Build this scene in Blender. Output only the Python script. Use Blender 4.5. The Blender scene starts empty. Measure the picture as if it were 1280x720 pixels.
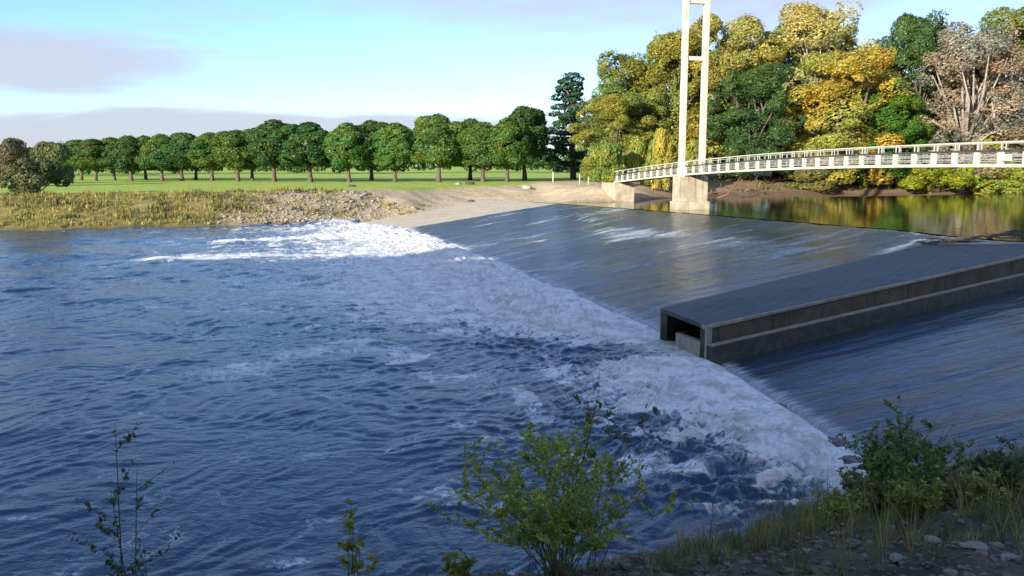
import bpy, math, random
import numpy as np
from mathutils import Vector
random.seed(7)
RNG = np.random.default_rng(7)
SC = bpy.context.scene
COL = SC.collection
R = math.radians

# ------------------------------------------------------------------ camera
CAM_Z, PITCH, F = 7.0, 8.28, 1065.0
cam = bpy.data.cameras.new('camera'); cam_o = bpy.data.objects.new('camera', cam); COL.objects.link(cam_o)
cam.sensor_width = 36.0; cam.lens = 36.0 * F / 1280.0; cam.clip_end = 5000; cam.clip_start = 0.1
cam_o.location = (0, 0, CAM_Z); cam_o.rotation_euler = (R(90 - PITCH), 0, 0)
SC.camera = cam_o
_c, _s = math.cos(R(PITCH)), math.sin(R(PITCH))

def ray(X, Y):
    a, b = (X - 640) / F, (360 - Y) / F
    return (a, _c + b * _s, -_s + b * _c)
def at(X, Y, z):
    """ground point seen at photo pixel X,Y when it lies at height z"""
    r = ray(X, Y); t = (z - CAM_Z) / r[2]
    return (r[0] * t, r[1] * t, z)
def atd(X, Y, d):
    """point seen at photo pixel X,Y at distance d along the ground"""
    r = ray(X, Y); t = d / r[1]
    return (r[0] * t, d, CAM_Z + r[2] * t)

# ------------------------------------------------------------------ noise
def _hash(ix, iy, seed):
    h = (ix.astype(np.int64) * 374761393 + iy.astype(np.int64) * 668265263 + seed * 1442695041) & 0xffffffff
    h = ((h ^ (h >> 13)) * 1274126177) & 0xffffffff
    return h ^ (h >> 16)
def gnoise(x, y, seed=0):
    ix, iy = np.floor(x), np.floor(y); fx, fy = x - ix, y - iy
    ux, uy = fx * fx * fx * (fx * (fx * 6 - 15) + 10), fy * fy * fy * (fy * (fy * 6 - 15) + 10)
    def g(dx, dy):
        a = _hash(ix + dx, iy + dy, seed).astype(np.float64) * (2 * np.pi / 4294967296.0)
        return np.cos(a) * (fx - dx) + np.sin(a) * (fy - dy)
    n0 = g(0, 0) * (1 - ux) + g(1, 0) * ux; n1 = g(0, 1) * (1 - ux) + g(1, 1) * ux
    return (n0 * (1 - uy) + n1 * uy) * 1.5
def fbm(x, y, oct=4, seed=0, gain=0.5):
    v, a, f = 0, 1.0, 1.0
    for k in range(oct):
        v = v + a * gnoise(x * f + 17.3 * k, y * f - 9.1 * k, seed + k); a *= gain; f *= 2.03
    return v
def sstep(a, b, x):
    t = np.clip((x - a) / (b - a), 0, 1); return t * t * (3 - 2 * t)

# ------------------------------------------------------------------ mesh helpers
def link(o, parent=None):
    COL.objects.link(o)
    if parent is not None: o.parent = parent
    return o
def mesh_np(name, v, f, mat=None, parent=None, smooth=False, cols=None, attrs=None):
    """v: n x 3; f: m x k array or list of lists; cols: per-face rgb; attrs: {name: per-vertex float / vec}"""
    me = bpy.data.meshes.new(name)
    v = np.asarray(v, np.float32)
    if isinstance(f, np.ndarray):
        n, k = f.shape
        me.vertices.add(len(v)); me.vertices.foreach_set('co', v.ravel())
        me.loops.add(n * k); me.loops.foreach_set('vertex_index', f.astype(np.int32).ravel())
        me.polygons.add(n); me.polygons.foreach_set('loop_start', np.arange(0, n * k, k, dtype=np.int32))
        me.polygons.foreach_set('loop_total', np.full(n, k, np.int32))
        me.update(calc_edges=True)
    else:
        me.from_pydata([tuple(map(float, p)) for p in v], [], f); me.update()
    if smooth: me.polygons.foreach_set('use_smooth', np.ones(len(me.polygons), bool))
    if cols is not None:
        a = me.attributes.new('tint', 'FLOAT_COLOR', 'FACE')
        c = np.ones((len(me.polygons), 4), np.float32); c[:, :3] = cols
        a.data.foreach_set('color', c.ravel())
    for k_, d in (attrs or {}).items():
        d = np.asarray(d, np.float32)
        if d.ndim == 1:
            a = me.attributes.new(k_, 'FLOAT', 'POINT'); a.data.foreach_set('value', d)
        else:
            a = me.attributes.new(k_, 'FLOAT_COLOR', 'POINT')
            c = np.ones((len(d), 4), np.float32); c[:, :d.shape[1]] = d
            a.data.foreach_set('color', c.ravel())
    if mat: me.materials.append(mat)
    return link(bpy.data.objects.new(name, me), parent)

class MB:
    """collects simple solids into one mesh"""
    def __init__(self): self.v, self.f = [], []
    def add(self, v, f):
        b = len(self.v); self.v += [tuple(p) for p in v]; self.f += [[b + i for i in q] for q in f]
    def hexa(self, p):      # 8 points: bottom 4 then top 4, same winding
        self.add(p, [[3, 2, 1, 0], [4, 5, 6, 7], [0, 1, 5, 4], [1, 2, 6, 5], [2, 3, 7, 6], [3, 0, 4, 7]])
    def bar(self, a, b, w, h, up=(0, 0, 1)):
        a, b, up = Vector(a), Vector(b), Vector(up)
        d = (b - a).normalized(); s = d.cross(up).normalized() * (w / 2); u = s.cross(d).normalized() * (h / 2)
        self.hexa([a - s - u, a + s - u, b + s - u, b - s - u, a - s + u, a + s + u, b + s + u, b - s + u])
    def tube(self, pts, rad, n=7, cap=True):
        pts = [Vector(p) for p in pts]; v, f = [], []
        ref = Vector((0.31, 0.95, 0.05))
        for i, p in enumerate(pts):
            d = (pts[min(i + 1, len(pts) - 1)] - pts[max(i - 1, 0)]).normalized()
            s = d.cross(ref)
            if s.length < 1e-3: s = d.cross(Vector((1, 0, 0)))
            s.normalize(); u = s.cross(d)
            for k in range(n):
                a = 2 * math.pi * k / n; v.append(p + (s * math.cos(a) + u * math.sin(a)) * rad[i])
        for i in range(len(pts) - 1):
            for k in range(n):
                f.append([i * n + k, i * n + (k + 1) % n, (i + 1) * n + (k + 1) % n, (i + 1) * n + k])
        if cap: f.append(list(range(n))[::-1]); f.append([(len(pts) - 1) * n + k for k in range(n)])
        self.add(v, f)
    def build(self, name, mat, parent=None, smooth=False, bevel=0):
        o = mesh_np(name, np.array(self.v), self.f, mat, parent, smooth)
        if bevel:
            m = o.modifiers.new('bevel', 'BEVEL'); m.width = bevel; m.segments = 2; m.limit_method = 'ANGLE'
        return o

def thing(name, label, cat, loc=(0, 0, 0), rz=0, group=None):
    o = bpy.data.objects.new(name, None); o.empty_display_size = 0.3; COL.objects.link(o)
    o.location = loc; o.rotation_euler = (0, 0, rz)
    return tag(o, label, cat, group)
def tag(o, label, cat, group=None):
    o['label'] = label; o['category'] = cat
    if group: o['group'] = group
    return o
def struct(o): o['kind'] = 'structure'; return o
def stuff(o): o['kind'] = 'stuff'; return o

# ------------------------------------------------------------------ materials
class NT:
    def __init__(self, name):
        self.m = bpy.data.materials.new(name); self.m.use_nodes = True
        self.t = self.m.node_tree; self.t.nodes.clear()
        self.out = self.n('ShaderNodeOutputMaterial')
    def n(self, typ, **kw):
        x = self.t.nodes.new(typ)
        for k, v in kw.items():
            if k[0] == '_': setattr(x, k[1:], v)
            else: self.set(x, k, v)
        return x
    def set(self, x, k, v):
        s = x.inputs[int(k[1:])] if k[0] == 'i' and k[1:].isdigit() else x.inputs[k.replace('__', ' ')]
        if isinstance(v, bpy.types.NodeSocket): self.t.links.new(v, s)
        else: s.default_value = v
    def math(self, op, a, b=0.0, c=0.0, clamp=False):
        x = self.n('ShaderNodeMath', _operation=op, _use_clamp=clamp)
        for i, q in enumerate((a, b, c)): self.set(x, 'i%d' % i, q)
        return x.outputs[0]
    def noise(self, vec, scale, detail=4, rough=0.55, dist=0.0):
        x = self.n('ShaderNodeTexNoise', Scale=scale, Detail=detail, Roughness=rough, Distortion=dist)
        if vec is not None: self.set(x, 'Vector', vec)
        return x.outputs['Fac']
    def smooth(self, v, a, b):
        x = self.n('ShaderNodeMapRange', _interpolation_type='SMOOTHSTEP'); self.set(x, 'i0', v)
        x.inputs[1].default_value = a; x.inputs[2].default_value = b; return x.outputs[0]
    def mix(self, fac, a, b, mode='MIX'):
        x = self.n('ShaderNodeMix', _data_type='RGBA', _blend_type=mode)
        self.set(x, 'i0', fac)
        for i, q in ((6, a), (7, b)):
            self.set(x, 'i%d' % i, q if isinstance(q, bpy.types.NodeSocket) else (*q, 1)[:4])
        return x.outputs[2]
    def ramp(self, v, stops):
        x = self.n('ShaderNodeValToRGB'); self.set(x, 'Fac', v)
        e = x.color_ramp.elements
        while len(e) < len(stops): e.new(0.5)
        for el, (p, c) in zip(e, stops): el.position = p; el.color = (*c, 1)
        return x.outputs[0]
    def pos(self): return self.n('ShaderNodeNewGeometry').outputs['Position']
    def obj(self): return self.n('ShaderNodeTexCoord').outputs['Object']
    def scaled(self, vec, s, rot=0.0):
        x = self.n('ShaderNodeMapping'); self.set(x, 'Vector', vec); x.inputs['Scale'].default_value = s
        x.inputs['Rotation'].default_value = (0, 0, rot); return x.outputs[0]
    def attr(self, name, what='Fac'): return self.n('ShaderNodeAttribute', _attribute_name=name).outputs[what]
    def bump(self, h, strength, dist):
        x = self.n('ShaderNodeBump', Strength=strength, Distance=dist); self.set(x, 'Height', h); return x.outputs[0]
    def pbsdf(self, **kw):
        x = self.n('ShaderNodeBsdfPrincipled')
        for k, v in kw.items():
            if k == 'Base__Color' and not isinstance(v, bpy.types.NodeSocket): v = (*v, 1)[:4]
            self.set(x, k, v)
        return x.outputs[0]
    def done(self, sh): self.t.links.new(sh, self.out.inputs['Surface']); return self.m

def mat_plain(name, c1, c2, scale=3.0, rough=0.8, bump=0.0, detail=6, streak=None):
    k = NT(name); p = k.obj(); n = k.noise(p, scale, detail, 0.6)
    col = k.mix(k.smooth(n, 0.35, 0.65), c1, c2)
    if streak:
        s = k.noise(k.scaled(p, streak[1]), 1.0, 5, 0.6)
        col = k.mix(k.math('MULTIPLY', k.smooth(s, 0.5, 0.7), streak[2]), col, streak[0])
    kw = dict(Base__Color=col, Roughness=rough)
    if bump: kw['Normal'] = k.bump(k.noise(p, scale * 6, 6), 0.6, bump)
    return k.done(k.pbsdf(**kw))

def mat_leaf(name, base, spread=0.25, transl=0.35, gloss=0.012):
    """foliage: per-leaf tint stored on the faces, a little per-plant variation, light passing through"""
    k = NT(name); t = k.attr('tint', 'Color')
    col = k.mix(1.0, (*base, 1), t, 'MULTIPLY')
    rnd = k.n('ShaderNodeObjectInfo').outputs['Random']
    hs = k.n('ShaderNodeHueSaturation'); k.set(hs, 'Color', col)
    k.set(hs, 'Hue', k.math('MULTIPLY_ADD', rnd, 0.03, 0.485)); k.set(hs, 'Value', k.math('MULTIPLY_ADD', rnd, spread, 1 - spread / 2))
    col = hs.outputs[0]
    d = k.n('ShaderNodeBsdfDiffuse', Color=col).outputs[0]
    tr = k.n('ShaderNodeBsdfTranslucent', Color=col).outputs[0]
    m = k.n('ShaderNodeMixShader'); k.set(m, 'i0', transl); k.set(m, 'i1', d); k.set(m, 'i2', tr)
    g = k.n('ShaderNodeBsdfGlossy', Color=(1, 1, 1, 1), Roughness=0.45).outputs[0]
    m2 = k.n('ShaderNodeMixShader'); k.set(m2, 'i0', gloss); k.set(m2, 'i1', m.outputs[0]); k.set(m2, 'i2', g)
    return k.done(m2.outputs[0])

BARK = mat_plain('bark', (0.07, 0.055, 0.04), (0.13, 0.105, 0.08), 4, 0.9, 0.03)
BARKPALE = mat_plain('pale_bark', (0.2, 0.17, 0.14), (0.34, 0.3, 0.25), 4, 0.9, 0.03)
LEAF = {
    'park': mat_leaf('park_leaf', (0.095, 0.17, 0.034), transl=0.4),
    'parkdark': mat_leaf('park_leaf_deep', (0.06, 0.12, 0.032), transl=0.4),
    'pine': mat_leaf('pine_needles', (0.032, 0.072, 0.035), transl=0.15),
    'olive': mat_leaf('olive_leaf', (0.28, 0.3, 0.055), transl=0.42),
    'yellow': mat_leaf('yellow_leaf', (0.36, 0.35, 0.085), transl=0.42),
    'gold': mat_leaf('gold_leaf', (0.44, 0.39, 0.07), transl=0.42),
    'paleyellow': mat_leaf('pale_yellow_leaf', (0.36, 0.36, 0.15), transl=0.42),
    'dark': mat_leaf('dark_leaf', (0.075, 0.125, 0.036), transl=0.4),
    'bright': mat_leaf('bright_leaf', (0.085, 0.16, 0.02), transl=0.3),
    'pink': mat_leaf('pinkish_dry_leaf', (0.3, 0.265, 0.18), transl=0.25),
    'green': mat_leaf('green_leaf', (0.2, 0.25, 0.05), transl=0.42),
    'willow': mat_leaf('willow_leaf', (0.19, 0.21, 0.06), transl=0.3),
    'lime': mat_leaf('lime_leaf', (0.22, 0.26, 0.02), transl=0.35),
    'grey': mat_leaf('grey_green_leaf', (0.11, 0.135, 0.06), transl=0.25),
    'brown': mat_leaf('brown_leaf', (0.13, 0.115, 0.07), transl=0.25),
    'shrub': mat_leaf('shrub_leaf', (0.28, 0.31, 0.055), transl=0.45),
    'shrubdark': mat_leaf('dark_shrub_leaf', (0.15, 0.22, 0.06), transl=0.4),
    'weed': mat_leaf('weed_leaf', (0.075, 0.11, 0.04), transl=0.35),
    'scrub': mat_leaf('dry_grass', (0.29, 0.25, 0.08), transl=0.3),
    'grass': mat_leaf('bank_grass_blade', (0.17, 0.168, 0.065), transl=0.4),
}

# ------------------------------------------------------------------ foliage
def leaf_quads(p, nrm, size, rng, aspect=0.6, jit=0.42):
    """one small rhombic leaf (or tuft of leaves) at each point p, roughly facing nrm"""
    n = len(p)
    nn = nrm + rng.normal(0, jit, (n, 3)); nn /= np.linalg.norm(nn, axis=1)[:, None] + 1e-9
    a = rng.normal(0, 1, (n, 3)); t = np.cross(nn, a); t /= np.linalg.norm(t, axis=1)[:, None] + 1e-9
    b = np.cross(nn, t)
    s = size * rng.uniform(0.45, 1.5, n)[:, None]
    asp = aspect * rng.uniform(0.7, 1.3, n)[:, None]
    sk = rng.uniform(-0.3, 0.3, n)[:, None]
    v = np.stack([p - t * s, p + b * s * asp + t * s * sk, p + t * s, p - b * s * asp + t * s * sk], 1).reshape(-1, 3)
    f = np.arange(4 * n).reshape(n, 4)
    return v, f
def tints(n, rng, var=0.22, hue=0.12):
    v = np.exp(rng.normal(0, var, n)); h = rng.normal(0, hue, n)
    return np.stack([v * (1 + h), v, v * (1 - h * 0.5)], 1).clip(0.2, 2.5)

def crown_points(lobes, n, rng, gap=0.25, fs=0.6):
    """points through the outer shell of a set of ellipsoid lobes, thinned by noise so that gaps stay"""
    L = np.array(lobes)                      # cx cy cz rx ry rz
    area = (L[:, 3] * L[:, 5] + L[:, 4] * L[:, 5] + L[:, 3] * L[:, 4]); pr = area / area.sum()
    P, N = [], []; need = n
    while need > 0:
        m = need * 3 + 200; i = rng.choice(len(L), m, p=pr)
        d = rng.normal(0, 1, (m, 3)); d /= np.linalg.norm(d, axis=1)[:, None]
        r = 1 - np.abs(rng.normal(0, 0.16, m)); r = np.where(rng.random(m) < 0.12, r + rng.uniform(0, 0.16, m), r)
        p = L[i, :3] + d * r[:, None] * L[i, 3:]
        q = ((p[:, None, :] - L[None, :, :3]) / L[None, :, 3:]); inside = (np.square(q).sum(2) < 0.5).any(1)
        nz = gnoise(p[:, 0] * fs + p[:, 2] * 0.7 * fs, p[:, 1] * fs + p[:, 2] * fs, 5) + 0.6 * gnoise(p[:, 0] * fs * 2.3, p[:, 2] * fs * 2.3 + p[:, 1], 8)
        ok = ~inside & (nz > -0.55 + gap) & (d[:, 2] > -0.75)
        P.append(p[ok]); N.append(d[ok]); need -= ok.sum()
    return np.concatenate(P)[:n], np.concatenate(N)[:n]

def limbs_mb(h_trunk, r0, lobes, rng, bend=0.03):
    mb = MB(); top = Vector((rng.normal(0, bend) * h_trunk, rng.normal(0, bend) * h_trunk, h_trunk))
    mb.tube([(0, 0, -0.4), (0, 0, 0.25), top * 0.5, top], [r0 * 1.5, r0 * 1.1, r0 * 0.85, r0 * 0.7], 9)
    for l in lobes:
        c = Vector(l[:3]); mid = top.lerp(c, 0.5) + Vector((rng.normal(0, .3), rng.normal(0, .3), 0.3))
        mb.tube([top * 0.93, mid, c], [r0 * 0.55, r0 * 0.32, r0 * 0.1], 6)
    return mb

def make_tree_meshes(kind, seed):
    """returns (trunk mesh, crown mesh) of a unit tree of about 10 m"""
    rng = np.random.default_rng(seed); lobes = []
    if kind == 'round':          # clean-stemmed park tree
        H, ht, r0, n, ls, gap = 10, 2.2, 0.26, 20000, 0.135, 0.13
        hq = rng.uniform(4.4, 5.4)
        for k in range(26):
            a = rng.uniform(0, 6.28); zz = rng.uniform(2.9, 8.6); w = 2.7 * math.sqrt(max(0.05, 1 - ((zz - hq) / (9.3 - hq)) ** 2))
            rr = rng.uniform(0.45, 1.0) * w; s = rng.uniform(0.6, 1.35)
            lobes.append((math.cos(a) * rr, math.sin(a) * rr, zz, s * 1.05, s * 1.05, s * 0.9))
        lobes.append((0, 0, 5.4, 2.7, 2.7, 3.5)); lobes.append((0, 0, 8.3, 1.3, 1.3, 1.5))
    elif kind == 'tall':         # big riverside tree, foliage almost to the ground
        H, ht, r0, n, ls, gap = 10, 2.2, 0.18, 62000, 0.06, 0.24
        for k in range(80):
            a = rng.uniform(0, 6.28); zz = rng.uniform(0.6, 9.2); w = 2.6 * math.sqrt(max(0.04, 1 - ((zz - 4.6) / 5.3) ** 2))
            rr = rng.uniform(0.4, 1.0) * w; s = rng.uniform(0.3, 0.85)
            lobes.append((math.cos(a) * rr, math.sin(a) * rr, zz, s, s, s * rng.uniform(0.9, 1.35)))
        lobes.append((0, 0, 4.4, 1.6, 1.6, 3.6))
    elif kind == 'wispy':        # loose upright willow / half bare crown
        H, ht, r0, n, ls, gap = 10, 2.4, 0.16, 32000, 0.058, 0.36
        for k in range(60):
            a = rng.uniform(0, 6.28); zz = rng.uniform(1.0, 9.4); w = 2.5 * math.sqrt(max(0.04, 1 - ((zz - 5) / 5.2) ** 2))
            rr = rng.uniform(0.3, 1.0) * w; s = rng.uniform(0.4, 0.85)
            lobes.append((math.cos(a) * rr, math.sin(a) * rr, zz, s, s, s * 1.5))
    elif kind == 'pine':
        H, ht, r0, n, ls, gap = 10, 7.5, 0.2, 11000, 0.1, 0.34
        for k in range(44):
            zz = 1.2 + 8.4 * (k / 43) ** 0.9; w = (1.75 * (1 - (zz / 10.6) ** 1.6) + 0.25) * rng.uniform(.45, 1.3); a = k * 2.4 + rng.uniform(-.4, .4)
            s = rng.uniform(0.4, 0.85) * (0.5 + 0.5 * w / 1.8)
            lobes.append((math.cos(a) * w * .85, math.sin(a) * w * .85, zz, s * 1.25, s * 1.25, s * 0.62))
    elif kind == 'bush':
        H, ht, r0, n, ls, gap = 10, 1.0, 0.3, 11000, 0.24, 0.15
        for k in range(16):
            a = rng.uniform(0, 6.28); zz = rng.uniform(0.8, 7.6); w = 6.5 * math.sqrt(max(0.05, 1 - (zz / 9.3) ** 2))
            rr = rng.uniform(0.2, 1.0) * w; s = rng.uniform(1.5, 2.6)
            lobes.append((math.cos(a) * rr, math.sin(a) * rr, zz, s * 1.1, s * 1.1, s))
    p, nn = crown_points(lobes, n, rng, gap)
    v, f = leaf_quads(p, nn, ls, rng, 0.65)
    # colour clumps: neighbouring tufts share a tone, as twigs of one branch do
    cl = gnoise(p[:, 0] * .8 + p[:, 1] * .5, p[:, 2] * .8 - p[:, 1] * .4, seed)[:, None]
    c = tints(len(p), rng, 0.2, 0.1) * (1 + 0.25 * cl)
    hu = gnoise(p[:, 0] * .35 + p[:, 1] * .3 + seed, p[:, 2] * .35 - p[:, 1] * .3, seed + 3)[:, None]   # some limbs have turned, some are still green
    c = c * np.concatenate([1 + .42 * hu, 1 + .04 * hu, 1 - .3 * hu], 1)
    cm = mesh_np('crown', v, f, None, None, False, c.clip(0.2, 2.2))
    tm = limbs_mb(ht, r0, [l for l in lobes if rng.random() < (0.9 if kind in ('wispy',) else 0.45)], rng).build('trunk', BARK, None, True)
    out = (tm.data, cm.data)
    if kind in ('wispy',): tm.data.materials[0] = BARKPALE
    cm.data.materials.append(LEAF['park'])
    bpy.data.objects.remove(tm); bpy.data.objects.remove(cm)
    return out
PROTO = {k: [make_tree_meshes(k, 11 * i + len(k)) for i in range(n)] for k, n in (('round', 6), ('tall', 5), ('wispy', 2), ('pine', 1), ('bush', 2))}

def tree(name, kind, var, leaf, loc, h, wfac, label, cat='tree', group=None):
    tm, cm = PROTO[kind][var % len(PROTO[kind])]
    t = thing(name, label, cat, loc, random.uniform(0, 6.28), group)
    s = h / 10.0; t.scale = (s * wfac * random.uniform(.93, 1.08), s * wfac * random.uniform(.93, 1.08), s); t.rotation_euler = (random.gauss(0, .025), random.gauss(0, .025), t.rotation_euler[2])
    a = link(bpy.data.objects.new('trunk', tm), t)
    b = link(bpy.data.objects.new('crown' if kind != 'bush' else 'foliage', cm), t)
    b.material_slots[0].link = 'OBJECT'; b.material_slots[0].material = LEAF[leaf]
    return t

# ------------------------------------------------------------------ shape of the land
SHORE = np.array([(-400, 60), (-150, 76), (-90, 84), at(0, 290, 0)[:2], at(250, 283, 0)[:2], at(430, 277, 0)[:2], at(470, 279, 0)[:2],
                  at(508, 283, 0)[:2], at(698, 254, 1.5)[:2], at(745, 252.5, 1.6)[:2], at(790, 251.5, 1.6)[:2], at(828, 248, 1.6)[:2], at(900, 243, 1.6)[:2],
                  at(1050, 239.5, 1.6)[:2], at(1280, 239, 1.6)[:2], (150, 158), (420, 150)])
NEAR = np.array([(-400, -25), (-60, 4), (-20, 9.5), (-8, 11.8), (0, 13.6), (4, 15.2), (8.2, 18), (12, 18.8), (17, 20.5), (25, 24), (50, 32), (120, 44), (420, 60)])
def sdist(px, py, line, by_y=False):
    """signed distance to a polyline that runs along x: positive beyond it (by_y: one that runs along y, positive on its -x side)"""
    line = np.asarray(line)
    best = np.full(px.shape, 1e9); sg = np.ones(px.shape); tt = np.zeros(px.shape); acc = 0
    for (ax, ay), (bx, by) in zip(line[:-1], line[1:]):
        dx, dy = bx - ax, by - ay; l2 = dx * dx + dy * dy
        t = np.clip(((px - ax) * dx + (py - ay) * dy) / l2, 0, 1)
        d = np.hypot(px - ax - t * dx, py - ay - t * dy); c = dx * (py - ay) - dy * (px - ax)
        m = d < best - 1e-9
        best = np.where(m, d, best); sg = np.where(m, np.sign(c), sg); tt = np.where(m, acc + t * math.sqrt(l2), tt)
        acc += math.sqrt(l2)
    if by_y: sg = np.where(px < np.interp(py, line[:, 1], line[:, 0]), 1, -1)
    else: o_ = np.argsort(line[:, 0]); sg = np.where(py > np.interp(px, line[o_, 0], line[o_, 1]), 1, -1)
    return best * sg, tt
def far_z(x, y):
    s, _ = sdist(x, y, SHORE)
    w = sstep(-14, 8, x) * 1.6                               # the pool stands higher than the river below the weir
    steep = np.interp(x, [-60, -22, -10, 4, 9, 12.5, 19, 60], [15, 13, 24, 34, 18, 7, 8, 12])
    top = 3.5 + 0.0045 * np.clip(x, -160, 0) + sstep(20, 60, x) * 0.7
    strip = sstep(-26, -11, x) * (1 - sstep(4, 9, x)); s2 = s - 6.5 * strip
    z = w - 0.25 * strip * (s2 < 0) + (top - w) * sstep(-0.15 + 0.15 * strip, 1.0, s2 / steep) ** 0.9
    z = z + 0.22 * fbm(x * 0.35, y * 0.35, 4, 3) * sstep(0, 3, s) * (1 - sstep(steep * 0.9, steep * 1.3, s)) + 0.1 * fbm(x * .03, y * .03, 3, 9)
    return np.where(s < 0, w - 0.25 + np.maximum(s * 0.3, -1.6), z)
def near_z(x, y):
    s, _ = sdist(x, y, NEAR); s = -s
    z = np.interp(s, [-30, -2, 0, 1.5, 3, 5, 6.3, 7.3, 13, 30, 400], [-2, -1, -0.1, 0.75, 1.55, 2.6, 3.35, 3.62, 5.1, 6.2, 6.8])
    low = 1 - 0.2 * (1 - sstep(-3.6, -0.6, x)) * (1 - sstep(7, 12, s))
    z = np.where(z > 0, z * low, z)
    w = sstep(9, 22, x) * 1.0 * sstep(-4, 1, s)
    return z - 0.22 * sstep(3, 7, x) * sstep(1, 5, s) + (0.12 * fbm(x * 0.8, y * 0.8, 5, 21) + 0.05 * fbm(x * 4, y * 4, 3, 31)) * sstep(-1, 1, s)

def grid(xs, ys):
    X, Y = np.meshgrid(xs, ys); n, m = X.shape
    i = np.arange(n * m).reshape(n, m)
    return X.ravel(), Y.ravel(), np.stack([i[:-1, :-1], i[:-1, 1:], i[1:, 1:], i[1:, :-1]], -1).reshape(-1, 4)

# far bank and park: colour zones lie in the ground itself
xs = np.concatenate([np.linspace(-900, -140, 40)[:-1], np.arange(-140, 130, 1.0), np.linspace(130, 900, 40)])
ys = np.concatenate([np.arange(70, 190, 0.8), np.linspace(190, 420, 60), np.linspace(430, 2600, 30)])
X, Y, Fq = grid(xs, ys); Z = far_z(X, Y); S, _ = sdist(X, Y, SHORE)
n1 = fbm(X * .25, Y * .25, 4, 41); n2 = fbm(X * 1.3, Y * 1.3, 3, 51)
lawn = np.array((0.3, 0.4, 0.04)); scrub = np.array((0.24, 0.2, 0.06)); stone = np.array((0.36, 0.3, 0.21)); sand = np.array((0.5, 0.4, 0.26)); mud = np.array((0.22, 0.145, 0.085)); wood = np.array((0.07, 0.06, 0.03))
def lerp(a, b, t): return a * (1 - t[:, None]) + b * t[:, None]
c = np.tile(scrub, (len(X), 1)) * (1 + 0.3 * n2[:, None])
c = lerp(c, stone * (1 + 0.25 * n2[:, None]), sstep(-37, -30, X + 4 * n1))
c = lerp(c, sand * (1 + 0.12 * n2[:, None]), sstep(-21, -16, X + 2 * n1))
c = lerp(c, mud * (1 + 0.2 * n2[:, None]), sstep(16, 26, X + 3 * n1))
edge = np.interp(X, [-60, -24, -8, 6, 14], [15.5, 14, 27, 33, 30])
c = lerp(c, lawn * (1 + 0.16 * n1[:, None]), sstep(-1.5, 1.5, S - edge + 1.2 * n1) * (1 - sstep(22, 34, X)))
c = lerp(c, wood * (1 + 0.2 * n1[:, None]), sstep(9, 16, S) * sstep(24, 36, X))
c = lerp(c, c * 0.55, (1 - sstep(0.2, 1.2, S + n2 * 0.3)))       # wet margin
k = NT('far_ground'); p = k.pos(); col = k.mix(0.55, k.attr('zone', 'Color'), k.mix(1.0, k.attr('zone', 'Color'), k.ramp(k.noise(p, 1.5, 6, 0.7), [(0.3, (0.55, 0.55, 0.5)), (0.7, (1.5, 1.45, 1.3))]), 'MULTIPLY'))
FARM = k.done(k.pbsdf(Base__Color=col, Roughness=0.95, Normal=k.bump(k.noise(p, 2.5, 7, 0.7), 0.7, 0.25)))
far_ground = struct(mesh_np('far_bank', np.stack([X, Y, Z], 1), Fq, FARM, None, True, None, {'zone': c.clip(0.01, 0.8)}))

# near bank: dark soil, leaf litter and rubble
xs = np.concatenate([np.linspace(-400, -30, 24)[:-1], np.arange(-30, -8, .5), np.arange(-8, 16, 0.1), np.arange(16, 60, .7), np.linspace(61, 400, 20)])
ys = np.concatenate([np.linspace(-300, -4, 30)[:-1], np.arange(-4, 4.5, .5), np.arange(4.5, 21, 0.1), np.arange(21, 60, .8)])
X, Y, Fq = grid(xs, ys); Z = near_z(X, Y)
k = NT('near_soil'); p = k.pos()
a = k.noise(p, 1.6, 8, 0.7); b = k.noise(p, 9, 6, 0.7)
col = k.mix(k.smooth(a, 0.4, 0.62), (0.075, 0.06, 0.042), (0.14, 0.125, 0.075)); col = k.mix(k.smooth(b, 0.58, 0.7), col, (0.26, 0.215, 0.15)); col = k.mix(k.smooth(b, 0.45, 0.3), col, (0.028, 0.022, 0.016))
SOIL = k.done(k.pbsdf(Base__Color=col, Roughness=0.95, Normal=k.bump(k.noise(p, 14, 8, 0.75), 0.9, 0.06)))
near_ground = struct(mesh_np('near_bank', np.stack([X, Y, Z], 1), Fq, SOIL, None, True))

# ------------------------------------------------------------------ weir geometry
TOE = np.array([at(440, 279, 0.0)[:2], at(508, 285, 0)[:2], at(555, 302, 0)[:2], at(610, 323, 0)[:2], at(710, 364, 0)[:2], at(820, 411, 0)[:2], at(900, 455, 0)[:2], at(985, 508, 0)[:2], at(1060, 558, 0.)[:2], (10.2, 15.5), (11.5, 11)])
CREST = np.array([at(600, 249, 1.62)[:2], at(698, 254, 1.62)[:2], at(845, 265, 1.62)[:2], at(935, 272, 1.62)[:2], at(1032, 280, 1.62)[:2], at(1122, 287, 1.62)[:2], at(1202, 296, 1.62)[:2], at(1285, 302, 1.62)[:2], (42, 46), (49, 34), (55, 22)])
# matched parameters so that flow lines run from crest to toe
TP = np.array([-0.09, 0.0, 0.16, 0.30, 0.50, 0.66, 0.75, 0.84, 0.91, 1.0, 1.1]); CP = np.array([-0.09, 0.0, 0.24, 0.36, 0.46, 0.54, 0.62, 0.68, 0.8, 0.95, 1.1])
def toe_pt(t): return np.interp(t, TP, TOE[:, 0]), np.interp(t, TP, TOE[:, 1])
def crest_pt(t): return np.interp(t, CP, CREST[:, 0]), np.interp(t, CP, CREST[:, 1])
def apron_z(w): return 1.62 * w ** 0.92 - 0.03            # w: 0 at the toe, 1 at the crest
def ruled(t, w):
    a, b = toe_pt(t); c_, d = crest_pt(t); return a + (c_ - a) * w, b + (d - b) * w

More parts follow.
